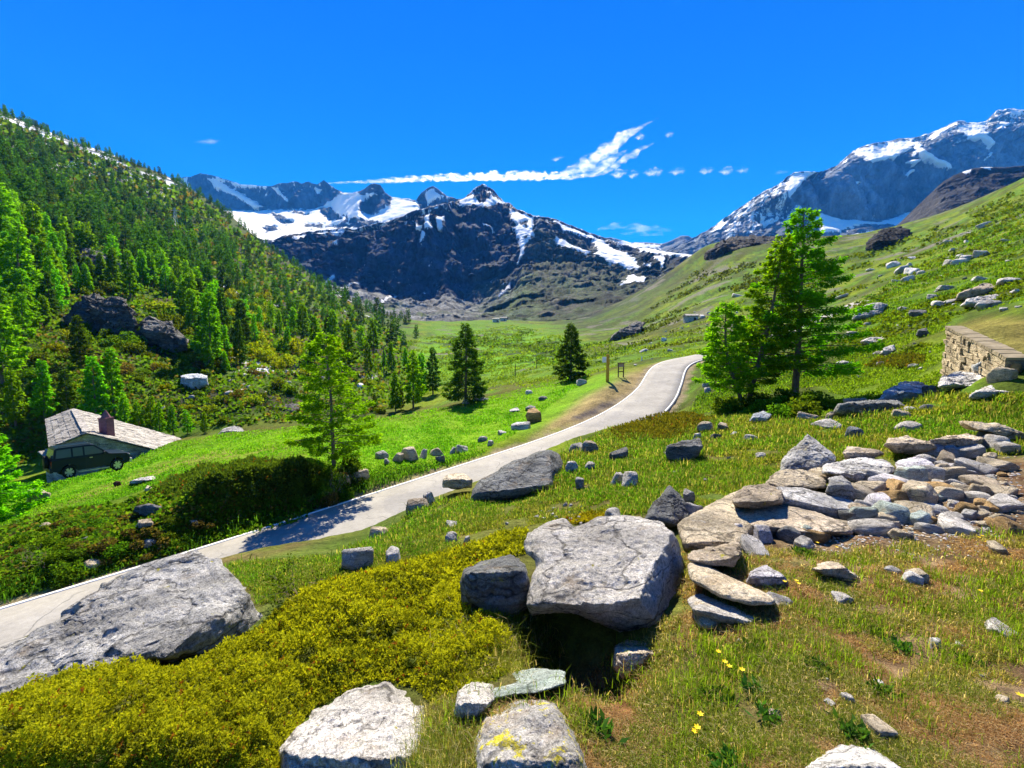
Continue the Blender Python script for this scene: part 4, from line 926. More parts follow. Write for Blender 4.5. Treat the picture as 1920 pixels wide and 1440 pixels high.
# the stone heap at the right
hp = [(1345,1010,26,16,'lilac','lilac stone at the lower end of the stone heap'),(1392,1012,30,20,'lilac','lilac grey stone wedged under the long brown slab'),(1440,1018,34,22,'lilac','pale lilac stone in front of the long brown slab'),(1482,1016,34,20,'darkgrey','dark stone in front of the long brown slab'),(1508,1010,24,20,'green','pale green cube like stone in front of the heap'),(1535,1018,44,16,'ochre','orange flat stone in front of the heap'),(1515,1032,34,12,'pale','cream flat stone before the orange stone'),
 (1625,900,24,18,'tan','tan stone under the bright white block'),(1592,932,30,16,'ochre','small ochre stone behind the white slab'),(1618,935,38,20,'tan','tan stone behind the end of the white slab'),(1650,930,44,18,'tan','tan block below the bright white block'),(1690,930,40,22,'ochre','ochre sharp stone below the lilac block'),(1720,935,36,18,'ochre','ochre stone right of the ochre sharp stone'),(1660,955,50,16,'lilac','pinkish flat stone in the heap centre'),(1700,955,56,22,'ochre','broad ochre rock in the lower heap'),(1750,950,60,30,'tan','broad tan rock in the lower heap'),(1730,915,50,30,'green','greenish pale rock in the heap centre'),(1770,905,46,22,'pale','pale rock at the upper right of the heap centre'),
 (1640,985,56,22,'green','teal grey rounded stone at the heap bottom'),(1690,978,64,22,'green','large teal grey stone at the heap bottom'),(1620,968,30,16,'brown','brown stone at the end of the white slab'),(1572,968,34,18,'grey','grey stone leaning on the white slab'),(1600,978,36,14,'darkgrey','dark stone under the white slab end'),(1512,958,22,9,'pale','small cream stone in the crack under the white slab'),
 (1762,862,44,24,'slate','blue grey rock in the upper right heap'),(1795,858,36,20,'slate','second blue grey rock in the upper right heap'),(1838,858,50,16,'white','white flat stone at the right of the heap'),(1782,875,38,20,'brown','brown round stone in the right heap'),(1812,878,22,14,'tan','small tan round stone in the right heap'),(1740,872,30,16,'pale','pale stone between the lilac and blue grey rocks'),(1880,842,44,20,'pale','pale block at the right end of the heap'),(1855,832,34,18,'grey','grey stone under the tilted thin slab'),(1905,850,34,18,'pale','cream block right of the pale end block'),(1848,812,26,12,'white','small white stone on the long dark brown rock'),(1870,862,26,10,'tan','tan flat stone right of the white flat stone'),
 (1800,942,46,20,'tan','tan stone at the gravel side of the heap'),(1822,968,30,18,'ochre','ochre stone at the gravel side of the heap'),(1850,945,44,14,'pale','pale flat stone on the gravel'),(1890,930,50,12,'tan','long tan stone on the gravel'),(1905,1000,46,16,'ochre','ochre slab on the gravel near the dry turf'),(1840,1005,30,10,'tan','tan pebble stone on the gravel near the dry turf'),(1790,985,26,12,'lilac','lilac stone on the gravel'),(1820,925,40,12,'tan','flat tan stone on the upper gravel'),(1700,1015,40,12,'tan','flat tan stone between gravel and turf'),(1755,1000,34,10,'grey','grey flat stone between gravel and turf'),
 (1715,1098,24,16,'white','white round stone in the turf'),(1742,1098,30,16,'tan','cream round stone beside the white round stone'),(1680,1076,20,10,'white','tiny white stone in the turf'),(1890,1040,26,14,'tan','cream stone in the turf near the gravel'),(1590,1135,30,10,'pale','flat cream stone in the dry turf'),(1765,1220,20,12,'white','small white stone among brown turf'),(1658,1385,40,14,'tan','flat tan stone behind the white quartz stone'),(1895,1200,44,12,'pale','pale splinter of rock on bare soil')]
hp += [(1560,900,60,14,'tan','long tan slab under the left end of the white block'),(1655,908,54,16,'pale','pale slab stuck below the lilac block'),(1690,918,60,16,'lilac','flat lilac slab in the upper heap'),(1805,905,66,18,'tan','wide tan slab on the right of the heap'),(1845,890,60,16,'pale','wide pale slab near the right end of the heap'),(1895,885,54,16,'tan','tan slab at the right border of the heap'),(1780,930,60,16,'ochre','wide ochre slab among the gravel'),(1860,915,58,14,'brown','brown slab among the gravel'),(1910,960,60,14,'pale','pale slab at the right border of the gravel'),(1745,975,64,18,'tan','wide tan slab at the lower heap edge'),(1810,1000,56,14,'pale','pale slab between gravel and turf at the right'),(1660,1005,60,16,'pale','pale slab at the lower left of the gravel'),(1590,1000,50,14,'tan','tan slab at the foot of the long brown slab'),(1420,1040,44,14,'pale','pale slab beside the layered rock'),(1340,1180,56,16,'tan','tan flat slab in straw below the low pale slab'),(1465,1140,40,12,'pale','pale flat slab at the tip of the yellow brown slab')]
for px, py, w, h, mat, label in hp: stone_px(px, py, w * 1.2, h * 1.2, mat, label, 'stones of the rock heap')
rp = np.random.default_rng(42); n = 0
tones = ['tan', 'ochre', 'pale', 'grey', 'lilac', 'brown', 'green', 'white']
tn = {'tan': 'tan', 'ochre': 'ochre', 'pale': 'cream', 'grey': 'grey', 'lilac': 'lilac', 'brown': 'brown', 'green': 'greenish', 'white': 'white'}
heap = [(1500,1030),(1600,925),(1700,900),(1760,870),(1880,870),(1920,920),(1910,1010),(1780,1020),(1640,1010),(1590,970)]
while n < 165:
    px, py = rp.uniform(1560, 1930), rp.uniform(840, 1030)
    if poly_sd(np.array(px), np.array(py), heap) < 0: continue
    s = 8 + 32 * rp.uniform() ** 1.8 * (1.1 if py > 930 else .9); mt = tones[min(7, int(abs(rp.normal(0, 2.6))))]
    stone_px(px, py, s, s * rp.uniform(.25, .5), mt, f'small {tn[mt]} stone strewn on the gravel of the rock heap', f'small {tn[mt]} stones on the gravel', name='stone', cat='stone'); n += 1
for k in range(22):
    px, py = rp.uniform(1000, 1090), rp.uniform(945, 985)
    s = rp.uniform(5, 11); stone_px(px, py, s, s * .6, 'white', 'tiny white stone in the grass behind the pale boulder', 'tiny white stones in the grass', name='stone', cat='stone')
# stones lying about on the right slope
def scatter(n, poly, smin, smax, mats, label, group, asp=(.16, .45), seed=0):
    r = np.random.default_rng(seed); xs = [p[0] for p in poly]; ys = [p[1] for p in poly]; k = 0; tries = 0
    while k < n and tries < n * 30:
        tries += 1
        px, py = r.uniform(min(xs), max(xs)), r.uniform(min(ys), max(ys))
        if poly_sd(np.array(px), np.array(py), poly) < 0: continue
        s = smin + (smax - smin) * r.uniform() ** 2.5; m = mats[r.integers(len(mats))]
        if stone_px(px, py, s, s * r.uniform(*asp), m, label.format(tn.get(m, 'dark')), group.format(tn.get(m, 'dark')), sink=.34): k += 1
scatter(44, [(1580,640),(1640,590),(1760,545),(1860,500),(1925,480),(1925,590),(1790,600),(1740,690),(1620,720),(1560,690)], 7, 40, ['pale', 'grey', 'pale', 'white'], '{} rock lying on the pasture slope left of the wall', '{} rocks on the pasture slope', seed=1)
scatter(38, [(1560,560),(1640,500),(1760,455),(1900,400),(1925,480),(1760,540),(1640,590)], 5, 30, ['pale', 'grey', 'white'], '{} rock scattered high on the right slope', '{} rocks high on the slope', seed=2)
scatter(14, [(1150,660),(1220,610),(1310,580),(1400,560),(1380,640),(1290,660),(1180,690)], 5, 14, ['pale', 'grey', 'white'], '{} rock on the slope beyond the road bend', '{} rocks beyond the bend', seed=3)
scatter(20, [(400,720),(560,680),(690,720),(660,770),(520,745),(420,770)], 6, 20, ['grey', 'pale'], '{} rock on the rough ground by the stream', '{} rocks by the stream', seed=4)
scatter(14, [(1350,800),(1560,790),(1740,740),(1780,790),(1600,810),(1480,830),(1350,830)], 8, 26, ['pale', 'grey', 'white'], 'flat {} stone sunk in the grass before the shaded rock row', '{} stones below the rock row', seed=5)
scatter(14, [(1500,790),(1760,735),(1750,748),(1500,800)], 16, 40, ['darkgrey', 'brown'], '{} rock in the shaded row of stones behind the larches', '{} rocks of the shaded row', asp=(.5, .9), seed=6)
scatter(16, [(20,1000),(200,960),(300,970),(380,1000),(200,1050),(40,1090)], 10, 28, ['brown', 'grey'], '{} rock half hidden in the scrub of the roadside bank', '{} rocks of the roadside bank', seed=7)

def gravel(name, label, n, seed):
    r = np.random.default_rng(seed); Vs, Fs, Cs, off = [], [], [], 0
    bm = bmesh.new(); bmesh.ops.create_icosphere(bm, subdivisions=1, radius=.5); V0 = np.array([v.co[:] for v in bm.verts]); F0 = np.array([[v.index for v in f.verts] for f in bm.faces]); bm.free()
    poly = [(1480,1030),(1560,950),(1700,890),(1800,850),(1930,850),(1930,1030),(1760,1035),(1600,1050)]; cs = np.array([(.42,.32,.20),(.50,.44,.36),(.44,.28,.13),(.40,.38,.38),(.55,.50,.46),(.30,.22,.15),(.36,.40,.37)])
    k = 0
    while k < n:
        px, py = r.uniform(1470, 1930), r.uniform(850, 1060)
        sd = poly_sd(np.array(px), np.array(py), poly)
        if sd < -10 or (sd < 25 and r.uniform() < .6): k += 1; continue
        a, b = ray(px, py); Y = 5.5
        for _ in range(6): Y = float(hz(a * Y, Y)) / b
        s = r.uniform(2.0, 7.5) / F * Y; V = V0 * (1 + r.normal(size=(len(V0), 1)) * .18) * np.array([s, s * r.uniform(.6, 1), s * r.uniform(.3, .6)]); q = r.uniform(0, 6.28)
        V = V @ np.array([[math.cos(q), -math.sin(q), 0], [math.sin(q), math.cos(q), 0], [0, 0, 1]]) + [a * Y, Y, float(hz(a * Y, Y)) + s * .1]
        Vs.append(V); Fs.append(F0 + off); off += len(V0); Cs.append(np.broadcast_to(cs[r.integers(len(cs))] * r.uniform(.7, 1.2), V.shape)); k += 1
    t = NT('pebbles'); v = t.coord('Object'); t.bsdf(t.mix(1.0, t.attr('Col'), t.ramp(t.noise(v, 60, 4, .7), [(.3, .6), (.7, 1.3)]), 'MULTIPLY'), .9, None, .15)
    o = obj(name, make_mesh(name, np.concatenate(Vs), np.concatenate(Fs), t.m, False, None, np.concatenate(Cs))); tag(o, label, None, None, 'stuff')
gravel('gravel', 'loose pebbles between the stones of the heap', 5200, 77)

scatter(26, [(1250,1440),(1300,1200),(1480,1140),(1560,1060),(1760,1030),(1920,1020),(1920,1440)], 5, 22, ['pale', 'tan', 'white', 'tan'], 'little {} stone lying in the dry turf', 'little {} stones in the turf', asp=(.25, .55), seed=8)
scatter(14, [(620,1040),(850,960),(1080,900),(1200,860),(1400,840),(1430,880),(1200,950),(900,1000),(700,1060)], 5, 22, ['pale', 'white', 'grey'], 'little {} stone in the grass between road and boulders', 'little {} stones between road and boulders', asp=(.25, .55), seed=9)

# ------------------------------------------------------------------ vegetation
def mat_leaf(name, tint=(1, 1, 1), trans=.5, ttint=(1.25, 1.2, .45), vary=.25):
    t = NT(name); oi = t.new('ObjectInfo')
    c = t.mix(1.0, t.attr('Col'), tint, 'MULTIPLY')
    hv = t.new('HueSaturation'); t.link(c, hv.inputs['Color'])
    for nm, a, b in (('Value', 1 - vary, 1 + vary), ('Hue', .5 - .025, .5 + .018)):
        mr = t.new('MapRange'); t.link(oi.outputs['Random'], mr.inputs[0]); mr.inputs[3].default_value = a; mr.inputs[4].default_value = b
        t.link(mr.outputs[0], hv.inputs[nm])
    t.leaf(hv.outputs[0], trans, ttint)
    return t.m
def mat_bark(name, c1=(.10, .075, .055), c2=(.22, .18, .15)):
    t = NT(name); v = t.coord('Object', (1, 1, .25)); n = t.noise(v, 14, 6, .7)
    t.bsdf(t.ramp(n, [(.35, c1), (.65, c2)]), .95, t.bump(n, .8, .03), .1); return t.m
M_LARCH = mat_leaf('larch_needles', trans=.6, tint=(1.3, 1.5, .9), ttint=(1.3, 1.35, .35))
M_SPRUCE = mat_leaf('dark_needles', trans=.5, tint=(1.35, 1.4, 1.0))
M_FOREST = mat_leaf('far_forest_needles', trans=.45, tint=(.85, .9, .95), vary=0.0)
M_SHRUB = mat_leaf('shrub_leaves', trans=.55, tint=(1.35, 1.35, 1.0), ttint=(1.4, 1.3, .4))
M_JUN = mat_leaf('juniper_needles', trans=.45, vary=.05, tint=(1.2, 1.25, 1.0))
M_GRASS = mat_leaf('grass_blades', trans=.6, vary=0.0, ttint=(1.5, 1.4, .7), tint=(1.5, 1.5, 1.3))
M_BARK = mat_bark('larch_bark'); M_TWIG = mat_bark('dry_twigs', (.16, .11, .07), (.33, .26, .19))

def unit(a): return a / (np.linalg.norm(a, axis=-1, keepdims=True) + 1e-9)
def leaf_quads(c, d, size, width, r):
    """rhombic leaf blades: centres c, directions d."""
    n = len(c); w = unit(np.cross(d, r.normal(size=(n, 3)))) * width[:, None]; d = unit(d) * size[:, None]
    V = np.stack([c, c + d * .5 + w, c + d, c + d * .5 - w], 1).reshape(-1, 3)
    return V, np.arange(4 * n).reshape(n, 4)
def tube(P, rad, k=5):
    P = np.asarray(P, float); n = len(P); T = unit(np.gradient(P, axis=0))
    a = unit(np.cross(T, np.array([.3, .9, .2]))); b = np.cross(T, a)
    th = np.linspace(0, 2 * math.pi, k, endpoint=False)
    V = P[:, None] + np.asarray(rad)[:, None, None] * (a[:, None] * np.cos(th)[None, :, None] + b[:, None] * np.sin(th)[None, :, None])
    i = np.arange(n - 1)[:, None] * k; j = np.arange(k)[None]; j1 = (j + 1) % k
    return V.reshape(-1, 3), np.stack([i + j, i + j1, i + k + j1, i + k + j], -1).reshape(-1, 4)
class Acc:
    def __init__(s): s.V, s.F, s.C, s.n = [], [], [], 0
    def add(s, V, Fc, C=None):
        s.V.append(V); s.F.append(Fc + s.n); s.n += len(V)
        if C is not None: s.C.append(np.broadcast_to(C, (len(V), 3)))
    def mesh(s, name, mat, smooth=False):
        return make_mesh(name, np.concatenate(s.V), np.concatenate(s.F), mat, smooth, None, np.concatenate(s.C) if s.C else None)

def larch_geo(seed, h, rad, nb, ntf, ts, bare=.1, droop=.35, tr=.12, lean=(0, 0), bend=0.0, limbs=True, cols=((.055, .13, .010), (.13, .24, .014)), prof=.8, spread=.32, irregular=.35, tw=.3):
    r = np.random.default_rng(seed)
    tz = np.linspace(0, 1, 14); wob = np.cumsum(r.normal(size=(14, 2)) * h * .006, 0)
    tp = np.stack([lean[0] * tz + bend * np.sin(tz * math.pi) + wob[:, 0] * tz, lean[1] * tz + wob[:, 1] * tz, tz * h - .25 * (tz == 0)], -1)
    trunk = Acc(); V, Fc = tube(tp, tr * (1 - tz) ** .85 + .012, 7); trunk.add(V, Fc)
    lim = Acc(); crown = Acc()
    t = bare + (1 - bare) * ((np.arange(nb) + r.uniform(-.4, .4, nb)) / nb).clip(0, .985)
    az = np.arange(nb) * 2.4 + r.uniform(-.5, .5, nb)
    base = np.stack([np.interp(t, tz, tp[:, k]) for k in range(3)], -1)
    L = rad * ((1 - t) ** prof) * np.minimum(1, .55 + (t - bare) / .25) * (1 + irregular * r.uniform(-1, .7, nb)) + .06 * rad
    out = np.stack([np.cos(az), np.sin(az), 0 * az], -1); side = np.stack([-np.sin(az), np.cos(az), 0 * az], -1)
    dr = droop * r.uniform(.6, 1.3, nb)
    def bp(i, s):
        l = L[i]; return base[i] + out[i] * (l * s)[..., None] + np.array([0, 0, 1.]) * (l * (.28 * s - dr[i] * 1.5 * s ** 2 + .85 * dr[i] * s ** 4))[..., None]
    if limbs:
        for i in range(nb):
            s = np.linspace(0, 1, 6); P = np.stack([bp(np.array(i), np.array(q)) for q in s]); V, Fc = tube(P, (tr * .22 * (1 - t[i]) + .012) * (1 - .85 * s), 3); lim.add(V, Fc)
    n = np.maximum(3, (ntf * L / L.mean()).astype(int)); idx = np.repeat(np.arange(nb), n); m = len(idx)
    s = .12 + .88 * np.sqrt(r.uniform(0, 1, m)); lat = r.uniform(-1, 1, m) * spread * L[idx] * (1.15 - s) * np.where(r.uniform(size=m) < .25, .3, 1)
    c = bp(idx, s) + side[idx] * lat[:, None] + out[idx] * (np.abs(lat) * .35)[:, None]; c[:, 2] -= np.abs(lat) * .35 + r.uniform(0, .10, m) * rad * .5
    c += r.normal(size=(m, 3)) * ts * .25
    d = unit(out[idx] * .7 + side[idx] * (np.sign(lat) * .55)[:, None] + np.array([0, 0, -.15]) + r.normal(size=(m, 3)) * .45)
    V, Fc = leaf_quads(c, d, ts * r.uniform(.6, 1.3, m), ts * tw * r.uniform(.6, 1.2, m), r)
    k = np.clip(r.normal(.45, .28, m) + .25 * (s - .6), 0, 1)[:, None]; C = np.array(cols[0]) * (1 - k) + np.array(cols[1]) * k
    crown.add(V, Fc, np.repeat(C, 4, 0))
    return trunk, lim, crown

LIME = ((.055, .150, .010), (.19, .345, .014)); MIDG = ((.050, .130, .012), (.145, .28, .014)); DARK = ((.026, .068, .014), (.07, .145, .016)); GREYG = ((.055, .105, .024), (.12, .19, .035))
def tree_thing(name, label, group, loc, geo, mat, limbs=True, cat='tree', rz=0.0):
    o = empty(name, loc, label, cat, group); o.rotation_euler[2] = rz
    obj('trunk', geo[0].mesh('trunk', M_BARK, True), o)
    if limbs and geo[1].n: obj('branches', geo[1].mesh('branches', M_BARK, True), o)
    obj('crown', geo[2].mesh('crown', mat), o)
    return o

def at(px, py):
    p = hit(px, py); return p
# three larches to the right of the road
def big(px, py, pytop, Y, **k):
    p = unproj(px, py, Y); p[2] = hz(p[0], p[1]); q = unproj(k.pop('pxtop', px), pytop, Y)
    return p, q[2] - p[2], (q[0] - p[0], 0)
p, h, ln = big(1490, 748, 388, 20, pxtop=1512)
tree_thing('larch_tree', 'tallest of the three larches right of the road bend', 'three larches by the road', p, larch_geo(1, h, 2.9, 120, 230, .17, bare=.13, tr=.15, lean=ln, prof=.75, cols=((.045, .12, .010), (.13, .26, .012)), irregular=.6, tw=.22), M_LARCH)
p, h, ln = big(1402, 752, 440, 19.6, pxtop=1456)
tree_thing('larch_tree', 'middle larch of the three with a bent trunk', 'three larches by the road', p, larch_geo(2, h, 1.9, 100, 190, .16, bare=.13, tr=.11, lean=ln, bend=.25, prof=.7, cols=LIME, irregular=.45, tw=.22), M_LARCH)
p, h, ln = big(1395, 756, 565, 19.0, pxtop=1362)
tree_thing('larch_tree', 'shortest left leaning larch of the three', 'three larches by the road', p, larch_geo(3, h, 1.5, 74, 170, .15, bare=.16, tr=.09, lean=ln, bend=-.35, prof=.6, cols=LIME, irregular=.4, tw=.22), M_LARCH)
p, h, ln = big(626, 874, 622, 18.4, pxtop=617)
tree_thing('larch_tree', 'young slender larch standing on the bank above the road', None, p, larch_geo(4, h, 1.75, 84, 210, .15, bare=.07, tr=.075, lean=ln, prof=.55, cols=LIME, irregular=.5, droop=.25, tw=.2), M_LARCH)
p, h, ln = big(873, 757, 605, 44, pxtop=875)
tree_thing('conifer_tree', 'conical dark conifer on the far rim of the bright meadow', None, p, larch_geo(5, h, 2.5, 90, 90, .30, bare=.05, tr=.16, lean=ln, prof=.8, cols=DARK, droop=.45, tw=.25), M_SPRUCE)
p, h, ln = big(1070, 716, 605, 50, pxtop=1072)
tree_thing('conifer_tree', 'smaller dark conifer left of the wooden signposts', None, p, larch_geo(6, h, 2.1, 76, 80, .32, bare=.05, tr=.14, lean=ln, prof=.8, cols=DARK, droop=.5, tw=.25), M_SPRUCE)
p = np.array([-24.6, 19.0, 0]); p[2] = hz(p[0], p[1]) - .3
tree_thing('larch_tree', 'bright green larch cut off by the left edge beside the car', None, p, larch_geo(7, 6.6, 2.3, 90, 280, .18, bare=.03, tr=.13, cols=LIME, irregular=.3, tw=.22), M_LARCH)

# hill side larches: prototypes copied one by one
def proto_tree(seed, lod, cols, mat, rad, bare=.12, pr=.75):
    nb, nt, ts = {0: (60, 66, .40), 1: (42, 36, .58), 2: (24, 14, .95)}[lod]
    return larch_geo(seed, 10.0, rad, nb, nt, ts, bare=bare, tr=.17, prof=pr, cols=cols, limbs=False, droop=.3, tw=.30, irregular=.4), mat
PT = {}
for lod in (0, 1):
    for i, (cn, cols, mat, rad) in enumerate([('bright green', LIME, M_LARCH, 2.2), ('bright green', LIME, M_LARCH, 1.8), ('mid green', MIDG, M_LARCH, 2.0), ('mid green', MIDG, M_LARCH, 1.7), ('dark green', DARK, M_SPRUCE, 1.9)]):
        g_, m_ = proto_tree(50 + 10 * lod + i, lod, cols, mat, rad)
        PT[lod, i] = (cn, g_[0].mesh('trunk', M_BARK, True), g_[2].mesh('crown', m_))
def hill_tree(p, h, lod, i, label, group, wide=1.0):
    cn, tm, cm = PT[lod, i]
    o = empty('larch_tree', (p[0], p[1], p[2] - .1), label.format(cn), 'tree', group.format(cn))
    s = h / 10.0; o.scale = (s * wide, s * wide, s); o.rotation_euler = (0, 0, random.uniform(0, 6.28))
    obj('trunk', tm, o); obj('crown', cm, o)
    return o
EXPL = [  # (base px, base py, top py, proto, label)
 (398,688,545,2,'broad mid green larch standing alone above the big grey boulder'),(5,720,535,0,'bright larch at the left edge high above the hut'),(30,800,690,1,'bright larch at the left edge below the taller edge larch'),
 (152,690,590,4,'dark pointed conifer left of the broken dark cliff'),(215,780,650,2,'mid green larch behind the hut chimney'),(85,790,672,3,'larch left behind the hut roof'),(182,800,665,2,'larch rising right behind the hut ridge'),(130,800,690,4,'dark conifer left behind the hut ridge'),
 (105,585,505,0,'bright larch above the left end of the broken cliff'),(165,552,495,1,'bright larch on top of the broken cliff'),(40,580,425,0,'tall bright larch in the upper left of the wood'),(70,500,385,1,'bright larch over the dark rock step'),(12,480,350,0,'bright larch at the left edge over the dark rock step'),
 (245,560,470,2,'larch right above the broken cliff'),(540,660,610,2,'mid green larch among yellow green shrubs'),(590,680,590,3,'larch behind the young roadside larch'),
 (742,772,695,3,'small larch left of the conical conifer on the meadow rim'),(752,768,720,4,'tiny dark conifer on the meadow rim'),(775,765,655,0,'bright larch right of the tiny dark conifer'),(790,745,660,2,'mid green larch by the conical conifer'),(812,740,650,4,'dark conifer close behind the conical conifer'),(703,770,735,4,'very small dark conifer at the meadow rim'),(735,700,640,3,'narrow larch in the valley bottom'),(760,690,650,3,'second narrow larch in the valley bottom'),(720,690,655,3,'third narrow larch in the valley bottom'),(690,700,640,2,'larch at the foot of the forest end'),
 (235,815,738,1,'sapling right of the hut chimney'),(262,812,752,0,'sapling over the hut roof middle'),(300,818,752,1,'sapling over the right part of the hut roof'),(325,816,757,2,'thin sapling at the right end of the hut roof'),(352,814,765,0,'bright sapling beyond the hut eave'),(384,812,770,1,'last sapling right of the hut'),(284,800,740,0,'pale sapling behind the hut'),(655,690,600,2,'tall larch beyond the young roadside larch'),(625,660,580,2,'larch at the edge of the dense wood')]
_ch = []
for px, py, pt, i, lb in EXPL:
    p = hit(px, py, 26)
    if p is None: continue
    hh = (py - pt) / F * math.hypot(p[1], p[2]); hill_tree(p, hh, 0, i, lb, 'named larches of the valley', .95); _ch.append((px, py))
WOOD = [(-120,130),(0,190),(120,240),(250,292),(335,328),(450,404),(570,494),(650,552),(730,602),(800,640),(720,668),(640,660),(560,640),(480,655),(440,700),(380,700),(330,560),(250,540),(130,570),(60,640),(-120,700)]
_tr = np.random.default_rng(5); cand = []
CLEAR = [[(120,555),(250,560),(350,620),(360,700),(260,700),(120,650)],[(60,500),(150,480),(260,520),(240,560),(120,560)],[(380,560),(430,520),(470,560),(520,640),(440,680)],[(180,480),(250,500),(240,540),(190,530)]]
tries = 0
while len(cand) < 900 and tries < 60000:
    tries += 1
    px, py = _tr.uniform(-120, 800), _tr.uniform(200, 710)
    if poly_sd(np.array(px), np.array(py), WOOD) < 2: continue
    if any(poly_sd(np.array(px), np.array(py), c) > 0 for c in CLEAR) and _tr.uniform() < .8: continue
    sp = np.interp(py, [230, 330, 450, 560, 680], [8.5, 9.5, 12, 16, 22])
    if any((px - a) ** 2 + ((py - b) * 1.3) ** 2 < sp * sp for a, b, _ in cand): continue
    p = hit(px, py, 50)
    if p is not None: cand.append((px, py, p))
for px in np.arange(-60, 770, 6.5):
    py = 190.0
    while py < 660:
        p = hit(px, py, 50)
        if p is not None: break
        py += 2.0
    if p is not None and p[1] > 100 and _tr.uniform() < .85: p = hit(px, py + _tr.uniform(1, 7), 50); cand.append((px, py, p)) if p is not None else None
cand.sort(key=lambda c: c[2][1])
NI = 255
def band(p):
    d = p[1]
    return 'low on the forested slope' if d < 110 else ('in the middle of the forested slope' if d < 220 else 'high up under the snowy ridge')
far_acc = Acc()
_fp = [larch_geo(90 + i, 10.0, 2.0, 26, 16, .95, bare=.1, tr=.17, prof=.75, cols=(MIDG, GREYG, MIDG, LIME)[i], limbs=False, tw=.3) for i in range(4)]
for k, (px, py, p) in enumerate(cand):
    far = p[1] > 200
    hh = _tr.uniform(4.5, 12.0) * (1 - .25 * (p[1] > 300)) * (1.0 if p[1] > 90 else .8)
    i = int(_tr.choice(5, p=[.24, .22, .22, .2, .12] if not far else [.05, .1, .25, .3, .3]))
    if k < NI:
        hill_tree(p, hh, 0 if p[1] < 130 else 1, i, '{} larch ' + band(p), '{} larches ' + band(p), _tr.uniform(.75, 1.3))
    else:
        tk, _, cr = _fp[_tr.integers(4)]; s = hh / 10; a = _tr.uniform(0, 6.28); Rm = np.array([[math.cos(a), -math.sin(a), 0], [math.sin(a), math.cos(a), 0], [0, 0, 1]])
        for A, cc in ((cr, None), (tk, (.10, .08, .06))):
            V = np.concatenate(A.V) @ Rm.T * s + p; far_acc.add(V, np.concatenate(A.F), np.concatenate(A.C) * _tr.uniform(.7, 1.15) if cc is None else cc)
if far_acc.n:
    o = obj('forest', far_acc.mesh('forest', M_FOREST)); tag(o, 'distant larches merging under the snowy ridge', None, None, 'stuff')

# shrubs
def shrub_geo(seed, n, ts, cols, flat=.6, lobes=7):
    r = np.random.default_rng(seed); A = Acc()
    lc = r.normal(size=(lobes, 3)) * [.38, .38, .16] + [0, 0, .35]; lr = r.uniform(.25, .5, lobes)
    i = r.integers(lobes, size=n); d = unit(r.normal(size=(n, 3))); c = lc[i] + d * (lr[i] * r.uniform(.65, 1.05, n))[:, None]
    c[:, 2] = np.maximum(c[:, 2] * flat / .6, -.05)
    V, Fc = leaf_quads(c, unit(d + r.normal(size=(n, 3)) * .7), ts * r.uniform(.6, 1.4, n), ts * .4 * r.uniform(.6, 1.2, n), r)
    k = np.clip(r.normal(.45, .3, n), 0, 1)[:, None]; C = np.array(cols[0]) * (1 - k) + np.array(cols[1]) * k
    A.add(V, Fc, np.repeat(C, 4, 0)); return A
YG = ((.085, .125, .010), (.23, .28, .014)); OLV = ((.042, .082, .012), (.105, .165, .018)); BRW = ((.055, .05, .022), (.13, .105, .045)); GRN = ((.035, .085, .010), (.09, .18, .014))
SH = {}
for i, (nm, cols) in enumerate((('yellow green', YG), ('yellow green', YG), ('olive', OLV), ('dark brown', BRW), ('green', GRN))):
    SH[i] = (nm, shrub_geo(200 + i, 900, .17, cols).mesh('shrub', M_SHRUB))
def shrub(p, w, h, i, label, group=None, name='shrub'):
    o = obj(name, SH[i][1]); o.location = (p[0], p[1], p[2] - .1 * h); o.scale = (w * .6, w * .6, h); o.rotation_euler = (0, 0, random.uniform(0, 6.28))
    return tag(o, label.format(SH[i][0]), 'shrub', group.format(SH[i][0]) if group else None)
def shrubs(n, poly, wmin, wmax, kinds, label, group, seed, asp=.7):
    r = np.random.default_rng(seed); xs = [q[0] for q in poly]; ys = [q[1] for q in poly]; k = 0; t = 0
    while k < n and t < 5000:
        t += 1; px, py = r.uniform(min(xs), max(xs)), r.uniform(min(ys), max(ys))
        if poly_sd(np.array(px), np.array(py), poly) < 0: continue
        p = hit(px, py)
        if p is None: continue
        w = r.uniform(wmin, wmax) / F * math.hypot(p[1], p[2]); shrub(p, w, w * asp * r.uniform(.6, 1.2), int(r.choice(kinds)), label, group); k += 1
shrubs(34, [(390,600),(440,530),(490,560),(560,640),(640,660),(600,700),(480,690),(410,690)], 22, 46, [0, 1, 1, 4], '{} bush among the larches right of the lone broad larch', '{} bushes in the clearing', 1)
shrubs(26, [(115,600),(250,630),(360,655),(350,690),(250,665),(120,640)], 16, 34, [0, 4, 2, 4], '{} bush in front of the two dark cliffs', '{} bushes below the cliffs', 9)
shrubs(30, [(120,545),(260,540),(350,600),(420,690),(330,690),(340,640),(260,560),(130,560)], 18, 40, [0, 2, 2, 4], '{} bush around the broken dark cliff', '{} bushes around the cliff', 2)
shrubs(44, [(60,640),(260,670),(330,690),(480,700),(560,740),(420,800),(230,730),(60,760),(30,700)], 14, 34, [2, 3, 2, 0, 4], '{} bush on the rough ground behind the hut', '{} bushes behind the hut', 3)
shrubs(26, [(0,420),(200,440),(340,480),(330,560),(240,530),(60,500)], 12, 28, [0, 2, 3], '{} bush between the upper larches', '{} bushes between the upper larches', 4)
shrubs(20, [(560,700),(700,700),(800,750),(700,780),(600,780)], 10, 24, [2, 0, 4], '{} bush at the valley bottom beyond the meadow', '{} bushes at the valley bottom', 5)
shrubs(18, [(1345,775),(1400,742),(1530,745),(1560,780),(1440,790)], 26, 60, [2, 4, 4], '{} bush in the shade under the three larches', '{} bushes under the larches', 6, .55)
